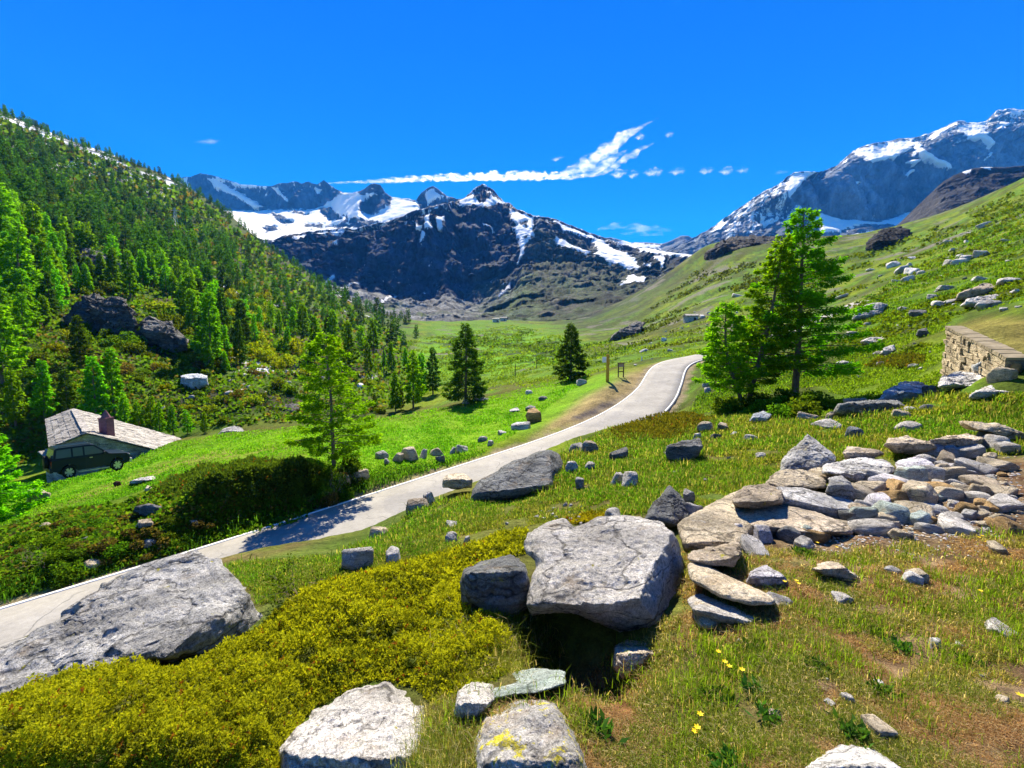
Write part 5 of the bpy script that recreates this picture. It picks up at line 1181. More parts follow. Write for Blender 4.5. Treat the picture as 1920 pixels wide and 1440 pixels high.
shrubs(16, [(585,890),(650,875),(690,900),(660,945),(590,960)], 20, 44, [3, 2, 4], '{} bush at the foot of the young roadside larch', '{} bushes at the roadside larch', 7)
shrubs(40, [(0,1010),(200,960),(330,960),(420,1000),(240,1070),(0,1120)], 20, 46, [2, 4, 4, 3], '{} scrub on the bank across the road', '{} scrub on the bank', 8, .5)

# undergrowth: leaf clumps over the wooded slope
def scatter_px(n, poly, seed, ymin=1.0, jit=None):
    r = np.random.default_rng(seed); xs = [q[0] for q in poly]; ys = [q[1] for q in poly]; out = []
    px, py = r.uniform(min(xs), max(xs), n * 3), r.uniform(min(ys), max(ys), n * 3); k = poly_sd(px, py, poly) > 0; px, py = px[k][:n], py[k][:n]
    a, b = ray(px, py); Y = _YS[_YS > ymin][::2]
    fz = b[:, None] * Y[None] - hz(a[:, None] * Y[None], np.broadcast_to(Y[None], (len(px), len(Y))))
    hitm = (fz[:, :-1] > 0) & (fz[:, 1:] <= 0); ok = hitm.any(1); j = hitm.argmax(1)
    f0, f1 = fz[np.arange(len(px)), j], fz[np.arange(len(px)), j + 1]; y = Y[j] + f0 / (f0 - f1 + 1e-12) * (Y[j + 1] - Y[j])
    P = np.stack([a * y, y, hz(a * y, y)], -1)[ok]; return P
def clumps(name, label, poly, n, ppx, cols, seed, mat, nl=5, ymin=1.0, keep=None):
    P = scatter_px(n, poly, seed, ymin); r = np.random.default_rng(seed + 1)
    nz = fbm(P[:, :2] / (P[:, 1:2].mean() * .09), 3, seed)
    if keep is not None: k = nz > keep; P, nz = P[k], nz[k]
    sz = ppx / F * P[:, 1] * r.uniform(.5, 1.4, len(P)); A = Acc()
    for q in range(nl):
        m = len(P); d = unit(r.normal(size=(m, 3)) * [1, 1, .6] + [0, 0, .6]); c = P + d * (sz * r.uniform(0, .5, m))[:, None]
        V, Fc = leaf_quads(c, d, sz * .9, sz * .38, r); ci = r.integers(len(cols), size=m) if q == 0 else ci
        kk = np.clip(r.normal(.5, .3, m), 0, 1)[:, None]; cl = np.array(cols)[ci]; A.add(V, Fc, np.repeat(cl[:, 0] * (1 - kk) + cl[:, 1] * kk, 4, 0))
    o = obj(name, A.mesh(name, mat)); tag(o, label, None, None, 'stuff'); return o
clumps('undergrowth', 'low scrub covering the forested slope', [(-100,250),(0,225),(340,355),(640,566),(760,640),(800,740),(690,780),(420,800),(300,800),(140,800),(110,850),(0,880),(-100,900)], 17000, 7, [BRW, OLV, GRN, GRN, GRN, OLV], 11, M_SHRUB, 4, 36)

clumps('bank_scrub', 'low tangled scrub and herbs on the bank across the road', [(-20,1000),(100,960),(240,945),(290,915),(400,905),(520,940),(600,945),(560,985),(380,1022),(240,1062),(0,1120),(-20,1120)], 9000, 7.5, [OLV, GRN, GRN, BRW, OLV], 12, M_SHRUB, 5, 10)
clumps('heather', 'low dark heath patches on the right pasture slope', [(1320,660),(1400,560),(1560,490),(1750,430),(1920,350),(1925,560),(1780,600),(1750,720),(1560,700),(1400,690)], 9000, 5.5, [OLV, GRN, OLV, GRN], 13, M_SHRUB, 4, 22, .16)
DKG = ((.020, .040, .010), (.055, .090, .016))
clumps('heather', 'dark heath bands on the slope beyond the road bend', [(1150,650),(1240,560),(1320,500),(1480,490),(1560,490),(1480,640),(1380,650),(1250,660)], 7000, 4.0, [DKG, OLV, DKG], 14, M_SHRUB, 4, 60, .08)
clumps('heather', 'dark heath over the valley floor below the moor', [(820,640),(960,620),(1130,640),(1230,590),(1180,660),(1120,700),(1000,720),(880,735)], 5000, 4.0, [DKG, OLV, GRN], 15, M_SHRUB, 4, 70, .12)
# ---- juniper carpets
def juniper(name, label, poly, hgt, dens_px, seed, cols, sprig=11, nl=6, dead=None, ymin=1.0, mound=1.0, cell=None):
    """a mat of juniper: a lumpy woody core and thousands of upturned needle sprays."""
    P = scatter_px(dens_px, poly, seed, ymin); r = np.random.default_rng(seed + 1)
    PX, PY = proj(P); sd = poly_sd(PX, PY, poly); Ym = P[:, 1].mean()
    L = cell or hgt * 1.6
    edge = sstep(-2, 38, sd)
    lump = fbm(P[:, :2] / L, 3, seed); l2 = fbm(P[:, :2] / (L * .28), 2, seed + 3)
    top = np.maximum(hgt * edge * (.64 + .62 * lump + .42 * l2), 0) + .01
    e = L * .15
    gx = (fbm((P[:, :2] + [e, 0]) / L, 3, seed) - lump) / e * hgt * .55; gy = (fbm((P[:, :2] + [0, e]) / L, 3, seed) - lump) / e * hgt * .55
    n = unit(np.stack([-gx, -gy, np.ones(len(P))], -1))
    c0 = P + np.array([0, 0, 1.]) * (top * np.sqrt(r.uniform(.25, 1, len(P))))[:, None]
    sz = sprig / F * P[:, 1] * r.uniform(.6, 1.3, len(P)); A = Acc(); tone = np.clip(.45 + .5 * l2 + .35 * lump + r.normal(0, .16, len(P)), 0, 1)
    ax = unit(n + r.normal(size=(len(P), 3)) * .55)
    hue = r.uniform(size=len(P))
    for q in range(nl):
        d = unit(ax + r.normal(size=(len(P), 3)) * .55); c = c0 + ax * (sz * (q / nl - .35))[:, None]
        V, Fc = leaf_quads(c, d, sz * .75, sz * .17, r); k = np.clip(tone + r.normal(0, .1, len(P)) + .06 * q, 0, 1)[:, None]
        C = np.array(cols[0]) * (1 - k) + np.array(cols[1]) * k
        C = np.where((hue < .02)[:, None], [.22, .07, .02], C); A.add(V, Fc, np.repeat(C, 4, 0))
    # woody core sheet
    o = obj(name, A.mesh(name, M_JUN)); tag(o, label, 'juniper')
    return o
JY = ((.035, .050, .008), (.37, .345, .018)); JD = ((.030, .048, .012), (.105, .150, .020)); JB = ((.05, .055, .012), (.16, .15, .02))  # JD needles darkened to paint in the bank bush's own shade
juniper('juniper_shrub', 'broad carpet of yellow green juniper in front of the huge grey boulder', [(-60,1480),(-60,1330),(120,1270),(240,1250),(330,1258),(420,1220),(497,1170),(560,1110),(620,1090),(720,1066),(860,1030),(940,1000),(990,990),(990,1040),(960,1045),(870,1075),(862,1120),(880,1150),(960,1165),(1000,1200),(995,1240),(940,1270),(850,1310),(820,1330),(775,1290),(700,1276),(590,1330),(530,1400),(515,1480)], .19, 40000, 301, JY, 8.5, 6, cell=.3)
juniper('juniper_shrub', 'small dark juniper mat between the tan slab and the pale boulder', [(1060,978),(1110,962),(1150,960),(1140,972),(1080,984)], .08, 900, 302, JY, 7, 5, cell=.3)
juniper('juniper_shrub', 'dark green juniper hanging over the bank across the road', [(285,925),(320,896),(350,892),(380,872),(420,874),(470,860),(520,866),(560,860),(600,880),(590,925),(560,950),(530,940),(500,962),(430,955),(400,930),(360,940),(300,935)], .38, 8000, 303, JD, 8, 5, cell=1.0)
juniper('juniper_shrub', 'brownish juniper mat beside the road bend', [(1132,826),(1150,806),(1200,788),(1240,776),(1300,775),(1345,792),(1330,812),(1280,824),(1200,832)], .35, 5000, 304, JB, 6.5, 4, cell=.9)
juniper('juniper_shrub', 'round olive juniper patch on the slope left of the wall', [(1625,688),(1640,674),(1690,664),(1735,668),(1730,684),(1690,692)], .4, 1500, 305, JB, 6, 4, cell=1.2)

# ---- grass
def grass(name, label, poly, n, hpx, hmax, cols, seed, ymin=1.0, keep=None, blades=6, wpx=1.0, lam=.35, lean=.5, stuffn=None):
    P = scatter_px(n, poly, seed, ymin); r = np.random.default_rng(seed + 1)
    d_, _ = road_dist(P[:, 0], P[:, 1]); P = P[d_ > .02]
    nz = fbm(P[:, :2] / lam, 3, seed); n2 = fbm(P[:, :2] / (lam * 4), 3, seed + 2)
    if keep is not None: k = (nz + .35 * n2) > keep; P, nz, n2 = P[k], nz[k], n2[k]
    m = len(P); A = Acc(); hh = np.minimum(hpx / F * P[:, 1], hmax) * (.8 + .8 * nz).clip(.35, 1.7)
    T3 = []
    mixk = np.clip(.5 + .9 * n2 + .5 * nz + r.normal(0, .15, m), 0, 1)
    for q in range(blades):
        az = r.uniform(0, 6.28, m); ln = np.abs(r.normal(lean, .45, m)); h = hh * r.uniform(.5, 1.25, m)
        o2 = np.stack([np.cos(az), np.sin(az), 0 * az], -1); w = np.stack([-np.sin(az), np.cos(az), 0 * az], -1) * (wpx / F * P[:, 1] * .55)[:, None]
        b = P + r.normal(size=(m, 3)) * (hh * .75)[:, None] * [1, 1, 0]; b[:, 2] -= .01
        mid = b + o2 * (h * ln * .35)[:, None] + np.array([0, 0, 1.]) * (h * .6)[:, None]; tip = b + o2 * (h * ln)[:, None] + np.array([0, 0, 1.]) * (h * (1 - .35 * ln))[:, None]
        V = np.stack([b - w, b + w, mid + w * .7, tip, mid - w * .7], 1).reshape(-1, 3); Fc = np.arange(5 * m).reshape(m, 5); T3.append(Fc[:, 2:] + A.n); Fc = Fc[:, [0, 1, 2, 4]]
        k = np.clip(mixk + r.normal(0, .25, m), 0, 1)[:, None]; C = np.array(cols[0]) * (1 - k) + np.array(cols[1]) * k
        C = C * r.uniform(.5, 1.4, m)[:, None]
        if len(cols) > 2: C = np.where((r.uniform(size=m) < .16)[:, None], np.array(cols[2]) * r.uniform(.6, 1.2, m)[:, None], C)
        A.add(V, Fc, np.repeat(C, 5, 0))
    o = obj(name, make_mesh(name, np.concatenate(A.V), [np.concatenate(A.F), np.concatenate(T3)], M_GRASS, False, None, np.concatenate(A.C))); tag(o, label, None, None, 'stuff'); return o
STRAW = (.44, .36, .23); OLDG = (.26, .235, .09)
TURF = [(800,1500),(830,1340),(900,1330),(1040,1320),(1110,1260),(1230,1185),(1290,1150),(1285,1030),(1400,1030),(1560,1040),(1760,1010),(2250,980),(2250,1500)]
grass('grass', 'dry and green turf of the right foreground', TURF, 46000, 16, .05, ((.24, .20, .07), (.112, .148, .022), STRAW), 401, keep=.17, blades=10, wpx=1.3, lam=.14, lean=.7)
grass('grass', 'fine dry stubble of the right foreground', TURF, 48000, 12, .04, ((.25, .155, .085), (.27, .195, .10), STRAW), 402, keep=-.18, blades=6, wpx=1.2, lam=.3, lean=1.2)
GREEN = [(430,1060),(640,1040),(700,1012),(800,950),(880,930),(1060,850),(1150,800),(1240,828),(1350,780),(1560,790),(1780,740),(1930,740),(1930,850),(1760,860),(1560,890),(1450,930),(1380,950),(1290,1000),(1270,960),(1150,965),(1000,985),(860,1030),(700,1070),(600,1090),(500,1130)]
grass('grass', 'green grass between road and boulders', GREEN, 44000, 10, .16, ((.155, .160, .024), (.075, .180, .010), OLDG), 403, keep=-.28, blades=7, wpx=1.4, lam=.5, lean=.7)
grass('grass', 'taller dark tufts in the right foreground', TURF, 9000, 30, .085, ((.075, .125, .012), (.10, .20, .012), (.30, .25, .12)), 410, keep=.33, blades=12, wpx=1.3, lam=.20, lean=.6)
grass('grass', 'taller tufts between road and boulders', GREEN, 9000, 15, .2, ((.17, .165, .04), (.060, .140, .008), OLDG), 411, keep=.28, blades=10, wpx=1.4, lam=.45, lean=.6)
grass('grass', 'tufts of grass around the lowest boulders', [(800,1480),(815,1350),(860,1330),(890,1350),(880,1480)], 1600, 46, .11, ((.15, .13, .04), (.10, .17, .015), STRAW), 404, blades=8, wpx=1.1, lam=.2, lean=.45)
grass('grass', 'straw and grass around the dark hollow', [(860,1150),(1000,1170),(1040,1250),(990,1260),(900,1280),(860,1220)], 1300, 44, .12, ((.16, .14, .03), (.11, .16, .02), STRAW), 405, blades=8, wpx=1.0, lam=.2, lean=.8)
grass('grass', 'bright short grass of the meadow by the hut', [(0,985),(60,895),(330,828),(430,812),(690,786),(860,760),(1010,720),(1112,692),(1098,715),(1036,758),(968,812),(900,852),(760,892),(650,900),(560,858),(400,888),(300,908),(150,960)], 34000, 3.6, .16, ((.15, .265, .010), (.085, .20, .010)), 406, ymin=12, blades=3, wpx=1.3, lam=1.5, lean=.5)
grass('grass', 'grass on the verge across the road', [(-20,1130),(180,1080),(380,1020),(640,935),(760,895),(900,855),(900,845),(760,880),(650,910),(420,985),(240,1040),(0,1090)], 6000, 14, .3, ((.07, .17, .010), (.04, .11, .010)), 407, ymin=10, blades=4, wpx=1.6, lam=.7)
grass('grass', 'grass of the right pasture slope', [(1290,790),(1330,680),(1320,660),(1560,700),(1620,560),(1900,380),(1930,380),(1930,560),(1780,600),(1760,740),(1600,760),(1500,790)], 30000, 4.2, .4, ((.13, .185, .010), (.055, .115, .010)), 408, ymin=10, keep=-.12, blades=3, wpx=1.4, lam=3.0, lean=.6)
grass('grass', 'grass on the slope beyond the bend and in the valley', [(760,640),(960,610),(1180,650),(1310,600),(1400,560),(1330,660),(1200,680),(1130,710),(1000,730),(880,755),(800,740)], 14000, 3.4, .8, ((.11, .22, .010), (.05, .11, .012)), 409, ymin=30, keep=-.1, blades=3, wpx=1.3, lam=6.0, lean=.6)

# ------------------------------------------------------------------ built things
def mat_plain(name, col, rough=.6, spec=.4, metal=0.0, vary=.15, scale=6.0, bump=0.0):
    t = NT(name); v = t.coord('Object'); n = t.noise(v, scale, 6, .65)
    c = t.mix(1.0, col, t.ramp(n, [(.3, 1 - vary), (.7, 1 + vary)]), 'MULTIPLY')
    t.bsdf(c, rough, t.bump(n, bump, .02) if bump else None, spec, metal); return t.m
class BM:
    """collects shapes into one mesh"""
    def __init__(s): s.bm = bmesh.new()
    def box(s, c, size, rot=None, taper=1.0, jit=0.0, r=None):
        vs = []
        for z in (-1, 1):
            for x, y in ((-1, -1), (1, -1), (1, 1), (-1, 1)):
                k = taper if z > 0 else 1.0
                p = Vector((x * size[0] / 2 * k, y * size[1] / 2 * k, z * size[2] / 2))
                if jit: p += Vector(r.uniform(-jit, jit, 3))
                if rot is not None: p = rot @ p
                vs.append(s.bm.verts.new(p + Vector(c)))
        for f in ((0, 3, 2, 1), (4, 5, 6, 7), (0, 1, 5, 4), (1, 2, 6, 5), (2, 3, 7, 6), (3, 0, 4, 7)): s.bm.faces.new([vs[i] for i in f])
        return s
    def prism(s, prof, y0, y1, inset=0.0, f=None):
        """profile in (x, z) pulled from y0 to y1."""
        A = [s.bm.verts.new((x, y0, z)) for x, z in prof]; Bv = [s.bm.verts.new((x, y1, z)) for x, z in prof]
        n = len(prof); s.bm.faces.new(A); s.bm.faces.new(Bv[::-1])
        for i in range(n): s.bm.faces.new([A[i], Bv[i], Bv[(i + 1) % n], A[(i + 1) % n]])
        return s
    def cyl(s, c, r, d, axis='y', n=24, r2=None):
        r2 = r if r2 is None else r2; A, Bv = [], []
        for i in range(n):
            a = 2 * math.pi * i / n; ca, sa = math.cos(a), math.sin(a)
            for L, q, e in ((A, r, -d / 2), (Bv, r2, d / 2)):
                p = {'y': (ca * q, e, sa * q), 'x': (e, ca * q, sa * q), 'z': (ca * q, sa * q, e)}[axis]
                L.append(s.bm.verts.new(Vector(c) + Vector(p)))
        s.bm.faces.new(A); s.bm.faces.new(Bv[::-1])
        for i in range(n): s.bm.faces.new([A[i], Bv[i], Bv[(i + 1) % n], A[(i + 1) % n]])
        return s
    def quad(s, *ps):
        s.bm.faces.new([s.bm.verts.new(p) for p in ps]); return s
    def done(s, name, mat, parent=None, bevel=0.0, smooth=False, solid=0.0):
        bmesh.ops.recalc_face_normals(s.bm, faces=s.bm.faces)
        if bevel: bmesh.ops.bevel(s.bm, geom=list(s.bm.edges), offset=bevel, segments=2, affect='EDGES', profile=.6)
        me = bpy.data.meshes.new(name); s.bm.to_mesh(me); s.bm.free(); me.materials.append(mat)
        if smooth: me.polygons.foreach_set('use_smooth', [True] * len(me.polygons))
        o = obj(name, me, parent)
        if solid: m = o.modifiers.new('solid', 'SOLIDIFY'); m.thickness = solid
        return o

# ---- the off-road car
M_PAINT = mat_plain('blue_car_paint', (.003, .014, .032), .3, .25, .0, .06)
M_TRIM = mat_plain('dark_car_trim', (.020, .022, .025), .55, .4)
M_GLASS = mat_plain('car_glass', (.085, .12, .135), .05, .5, 0, .05)  # glass colour lightened in place of daylight showing through the cabin
M_TYRE = mat_plain('tyre_rubber', (.018, .018, .018), .85, .2); M_RIM = mat_plain('alloy_rim', (.62, .62, .64), .35, .5, .6, .05)
M_LAMP = mat_plain('lamp_glass', (.65, .66, .70), .1, .8); M_RED = mat_plain('tail_lamp_glass', (.35, .02, .02), .2, .6); M_CHROME = mat_plain('silver_trim', (.60, .58, .55), .3, .5, .5)
car = empty('car', (0, 0, 0), 'dark blue off-road car parked on the grass in front of the hut', 'car')
W = .86
def arch(cx, r=.43, n=9): return [(cx + r * math.cos(a), .40 + r * math.sin(a)) for a in np.linspace(math.pi * .98, math.pi * .02, n)]
prof = [(-2.18, .50), (-2.22, .70), (-2.20, 1.10), (-2.16, 1.16), (.92, 1.16), (1.05, 1.13), (1.95, 1.03), (2.12, .97), (2.18, .80), (2.16, .50)]
low = [(1.95, .42)] + [(x, z) for x, z in arch(1.38)[::-1]] + [(.9, .40), (-.86, .40)] + [(x, z) for x, z in arch(-1.33)[::-1]] + [(-1.85, .42)]
BM().prism(prof + low, -W, W).done('body', M_PAINT, car, .03)
cab = [(-2.14, 1.15), (-2.02, 1.70), (-1.9, 1.77), (-.1, 1.79), (.12, 1.74), (.93, 1.15)]
b = BM()
A_ = [b.bm.verts.new((x, -W + .02 + (z - 1.15) * .22, z)) for x, z in cab]; B_ = [b.bm.verts.new((x, W - .02 - (z - 1.15) * .22, z)) for x, z in cab]
b.bm.faces.new(A_); b.bm.faces.new(B_[::-1])
for i in range(6): b.bm.faces.new([A_[i], B_[i], B_[(i + 1) % 6], A_[(i + 1) % 6]])
b.done('cabin', M_PAINT, car, .025)
def side_pt(x, z, sgn, e=.012): return (x, sgn * (W - .02 - (z - 1.15) * .22 + e), z)
for sgn in (-1, 1):
    for poly in ([(-2.0, 1.22), (-1.91, 1.66), (-1.18, 1.68), (-1.18, 1.22)], [(-1.08, 1.22), (-1.08, 1.68), (-.55, 1.69), (-.55, 1.22)], [(-.45, 1.22), (-.45, 1.69), (.04, 1.69), (.68, 1.22)]):
        BM().quad(*[side_pt(x, z, sgn) for x, z in poly]).done('side_window', M_GLASS, car, solid=.008)
    BM().box((-.12, sgn * (W + .012), 1.05), (.17, .025, .04)).done('door_handle', M_CHROME, car)
    BM().box((-.40, sgn * (W + .003), .80), (.012, .006, .66)).done('door_seam', M_TRIM, car)
    BM().box((.60, sgn * (W + .003), .80), (.012, .006, .60)).done('door_seam', M_TRIM, car)
    BM().box((.62, sgn * (W + .10), 1.24), (.10, .17, .15)).done('wing_mirror', M_TRIM, car, .02)
    BM().box((.02, sgn * (W + .05), .33), (1.75, .14, .05)).done('side_step', M_CHROME, car, .01)
    BM().box((-.95, sgn * .63, 1.83), (1.7, .035, .035)).done('roof_rail', M_TRIM, car, .01)
    BM().box((2.14, sgn * .62, .86), (.10, .36, .17)).done('headlight', M_LAMP, car, .02)
    BM().box((-2.21, sgn * .74, .95), (.05, .15, .28)).done('tail_light', M_RED, car, .01)
    for x in (1.38, -1.33):
        w = BM().cyl((x, sgn * (W - .10), .37), .37, .24).done('wheel', M_TYRE, car, .03)
        st = []
        for k in range(6):
            for a, q in ((-.30, .25), (.30, .25), (math.pi / 6, .11)):
                an_ = k * math.pi / 3 + a if q > .2 else k * math.pi / 3 + math.pi / 6
                st.append((x + q * math.cos(an_), .37 + q * math.sin(an_)))
        y_ = sgn * (W + .005); BM().prism(st, y_ - .025, y_ + .025).done('rim', M_RIM, w)
BM().quad((.86, -W + .10, 1.185), (.86, W - .10, 1.185), (.145, W - .17, 1.715), (.145, -W + .17, 1.715)).done('windscreen', M_GLASS, car, solid=.02)
BM().quad((-2.135, -W + .1, 1.23), (-2.135, W - .1, 1.23), (-2.04, W - .18, 1.66), (-2.04, -W + .18, 1.66)).done('rear_window', M_GLASS, car, solid=.03)
BM().box((2.20, 0, .55), (.20, 1.72, .24)).done('front_bumper', M_CHROME, car, .04); BM().box((-2.24, 0, .55), (.18, 1.72, .22)).done('rear_bumper', M_TRIM, car, .04)
sp = BM().cyl((-2.34, 0, .98), .36, .22, 'x').done('spare_wheel', M_TYRE, car, .03); BM().cyl((-2.46, 0, .98), .20, .03, 'x').done('wheel_cover', M_TRIM, sp)
BM().box((2.17, 0, .82), (.05, .8, .16)).done('grille', M_TRIM, car)
pr, pf = unproj(131, 899, 26.0), unproj(221, 883, 27.9); pr[2] = max(pr[2], float(hz(pr[0], pr[1]))); pf[2] = max(pf[2], float(hz(pf[0], pf[1])))
ax = unit(pf - pr); side = unit(np.cross([0, 0, 1.], ax)); up = np.cross(ax, side); side = np.cross(up, ax)
ctr = (pr + pf) / 2 + side * W
Rm = Matrix((ax, side, up)).transposed().to_4x4()
car.matrix_world = Matrix.Translation(Vector(ctr) + Vector(up) * .01) @ Rm @ Matrix.Translation((-.025, 0, 0)) @ Matrix.Diagonal((float(np.linalg.norm(pf - pr) / 2.71), 1.0, 1.1, 1))

# ---- hut
M_SLATE = mat_rock('roof_slate', (.34, .315, .29), (.56, .525, .48), strata=(1, 1, 1), scale=1.0, dark=.45, gain=1.0)
M_STONE = mat_rock('hut_stone', (.44, .41, .37), (.60, .57, .52), scale=1.0, dark=.25)
M_CHIM = mat_plain('chimney_render', (.20, .095, .115), .9, .1, 0, .3, 8, .4)
hut = empty('stone_hut', (-33.6, 33.6, -10.2), 'low stone hut with a pale slate roof half sunk behind the meadow', 'hut')
Ra, Rb = np.array([-25.0, 24.9, -5.08]) * 1.2, np.array([-34.2, 33.2, -4.90]) * 1.2
rv = unit(Rb - Ra); nv = np.array([-rv[1], rv[0], 0]) * -1; nv = nv / np.linalg.norm(nv)
if nv[0] < 0: nv = -nv
HL = np.array([-33.6, 33.6, -10.2])
def slates(A, Bq, dn, width, drop, nr, seed, sl=.55):
    """overlapping stone slabs on a plane that falls from the ridge A-B along dn."""
    r = np.random.default_rng(seed); m = BM(); L = np.linalg.norm(Bq - A); e = unit(Bq - A); fall = unit(dn * width + np.array([0, 0, -drop])); FL = math.hypot(width, drop)
    up_ = np.cross(e, fall); up_ = up_ * np.sign(up_[2]); Rq = Matrix((e, fall, up_)).transposed()
    for i in range(nr):
        x = -r.uniform(0, sl)
        while x < L:
            w = sl * r.uniform(.6, 1.5); c = A + e * min(max(x + w / 2, .1), L - .1) + fall * ((i + .5) * FL / nr) + up_ * (.05 + r.uniform(0, .03)) - HL
            tq = Rq @ Matrix.Rotation(.05 + r.normal() * .015, 3, 'X'); m.box(c, (w * .97, FL / nr * 1.25, .05), tq, 1.0, .018, r); x += w
    return m
slates(Ra, Rb, nv, 7.7, 4.0, 19, 1).done('roof', M_SLATE, hut)
slates(Ra, Rb, -nv, 1.8, .75, 5, 2).done('roof', M_SLATE, hut)
def body_prism(A, Bq, wl, dl, wr, dr_, base):
    V = []
    for P in (A + rv * .35, Bq - rv * .3):
        V += [P + [0, 0, -.12], P - nv * (wl - .15) + [0, 0, -dl * .9 - .12], np.append((P - nv * (wl - .15))[:2], base), np.append((P + nv * (wr - .3))[:2], base), P + nv * (wr - .3) + [0, 0, -dr_ * .95 - .12]]
    V = np.array(V) - HL; me = bpy.data.meshes.new('wall'); Fq = [(0, 1, 2, 3, 4), (9, 8, 7, 6, 5)] + [(i, i + 5, (i + 1) % 5 + 5, (i + 1) % 5) for i in range(5)]
    me.from_pydata([tuple(v) for v in V], [], [f[::-1] for f in Fq]); me.materials.append(M_STONE); return me
obj('wall', body_prism(Ra, Rb, 1.8, .75, 7.7, 4.0, -13.5), hut)
rc = BM()
rr_ = np.random.default_rng(8)
for k in range(15):
    P = Ra + rv * (.5 + k * .93) + [0, 0, .10] - HL; rc.box(P, (.95, .42, .07), Matrix((rv, nv, np.array([0, 0, 1.]))).transposed(), 1, .02, rr_)
rc.done('ridge_cap', M_SLATE, hut)
cp = Ra + rv * 1.5 + nv * 1.15 + [0, 0, -.62] - HL
ch = BM().box(cp + [0, 0, .55], (.6, .6, 1.6)).done('chimney', M_CHIM, hut)
BM().box(cp + [0, 0, 1.36], (.66, .66, .09)).done('chimney_slab', M_CHIM, ch)
BM().cyl(cp + [0, 0, 1.68], .30, .55, 'z', 8, .04).done('chimney_hood', M_CHIM, ch)
# annex
an = empty('stone_shed', (-29.5, 28.5, -9.0), 'small stone shed with a flat slab roof behind the parked car', 'shed')
AL = np.array([-29.5, 28.5, -9.0]); aq = [unproj(80, 848, 28.6), unproj(135, 832, 30.6), unproj(190, 846, 30.0), unproj(112, 872, 28.2)]
m = BM(); ctr_ = np.mean(aq, 0); e1 = unit(aq[3] - aq[0]); e2 = unit(aq[1] - aq[0]); nn = unit(np.cross(e1, e2)); nn *= np.sign(nn[2]); e2 = np.cross(nn, e1)
Rq = Matrix((e1, e2, nn)).transposed(); r = np.random.default_rng(3)
for i in range(4):
    for j in range(5):
        q = (aq[0] * (1 - (i + .5) / 4) + aq[3] * ((i + .5) / 4)) * (1 - (j + .5) / 5) + (aq[1] * (1 - (i + .5) / 4) + aq[2] * ((i + .5) / 4)) * ((j + .5) / 5)
        m.box(q - AL + nn * r.uniform(0, .08), (.62 * r.uniform(.9, 1.3), .62 * r.uniform(.9, 1.3), .07), Rq, 1, .04, r)
m.done('roof', M_SLATE, an)
wv = [q * [1, 1, 1] - nn * .08 for q in (aq[0] * .93 + ctr_ * .07, aq[3] * .93 + ctr_ * .07, aq[2] * .93 + ctr_ * .07, aq[1] * .93 + ctr_ * .07)]
me = bpy.data.meshes.new('wall'); me.from_pydata([tuple(v - AL) for v in wv] + [(v[0] - AL[0], v[1] - AL[1], -1.6) for v in wv], [], [(0, 1, 2, 3), (7, 6, 5, 4)] + [(i, i + 4, (i + 1) % 4 + 4, (i + 1) % 4) for i in range(4)])
me.materials.append(mat_rock('shed_stone', (.34, .33, .31), (.50, .48, .45), dark=.35)); obj('wall', me, an)

# ---- orange sheet, small dark lump
M_ORANGE = mat_plain('orange_plastic', (.75, .09, .01), .5, .4, 0, .25, 5)
def blob(name, p, w, d, h, mat, label, cat, i=2):
    o = obj(name, make_mesh(name, PROTO[i][0], PROTO[i][1], mat)); o.location = p; o.scale = (w, d, h); return tag(o, label, cat)
p = hit(263, 846); blob('tarpaulin', p - [0, 0, .05], .75, .5, .28, M_ORANGE, 'bright orange tarpaulin heap beside the hut roof', 'tarpaulin', 1)
p = hit(255, 836, 24); p = p if p is not None else np.array([-26., 28, -7.])
blob('stone', p, .45, .35, .22, MR['white'], 'white stone behind the orange tarpaulin', 'stone', 4)
p = hit(220, 912); blob('tree_stump', p - [0, 0, .03], .26, .26, .30, mat_plain('dark_wood', (.05, .025, .018), .9, .1, 0, .4), 'small dark reddish brown stump on the meadow below the car', 'stump', 5)

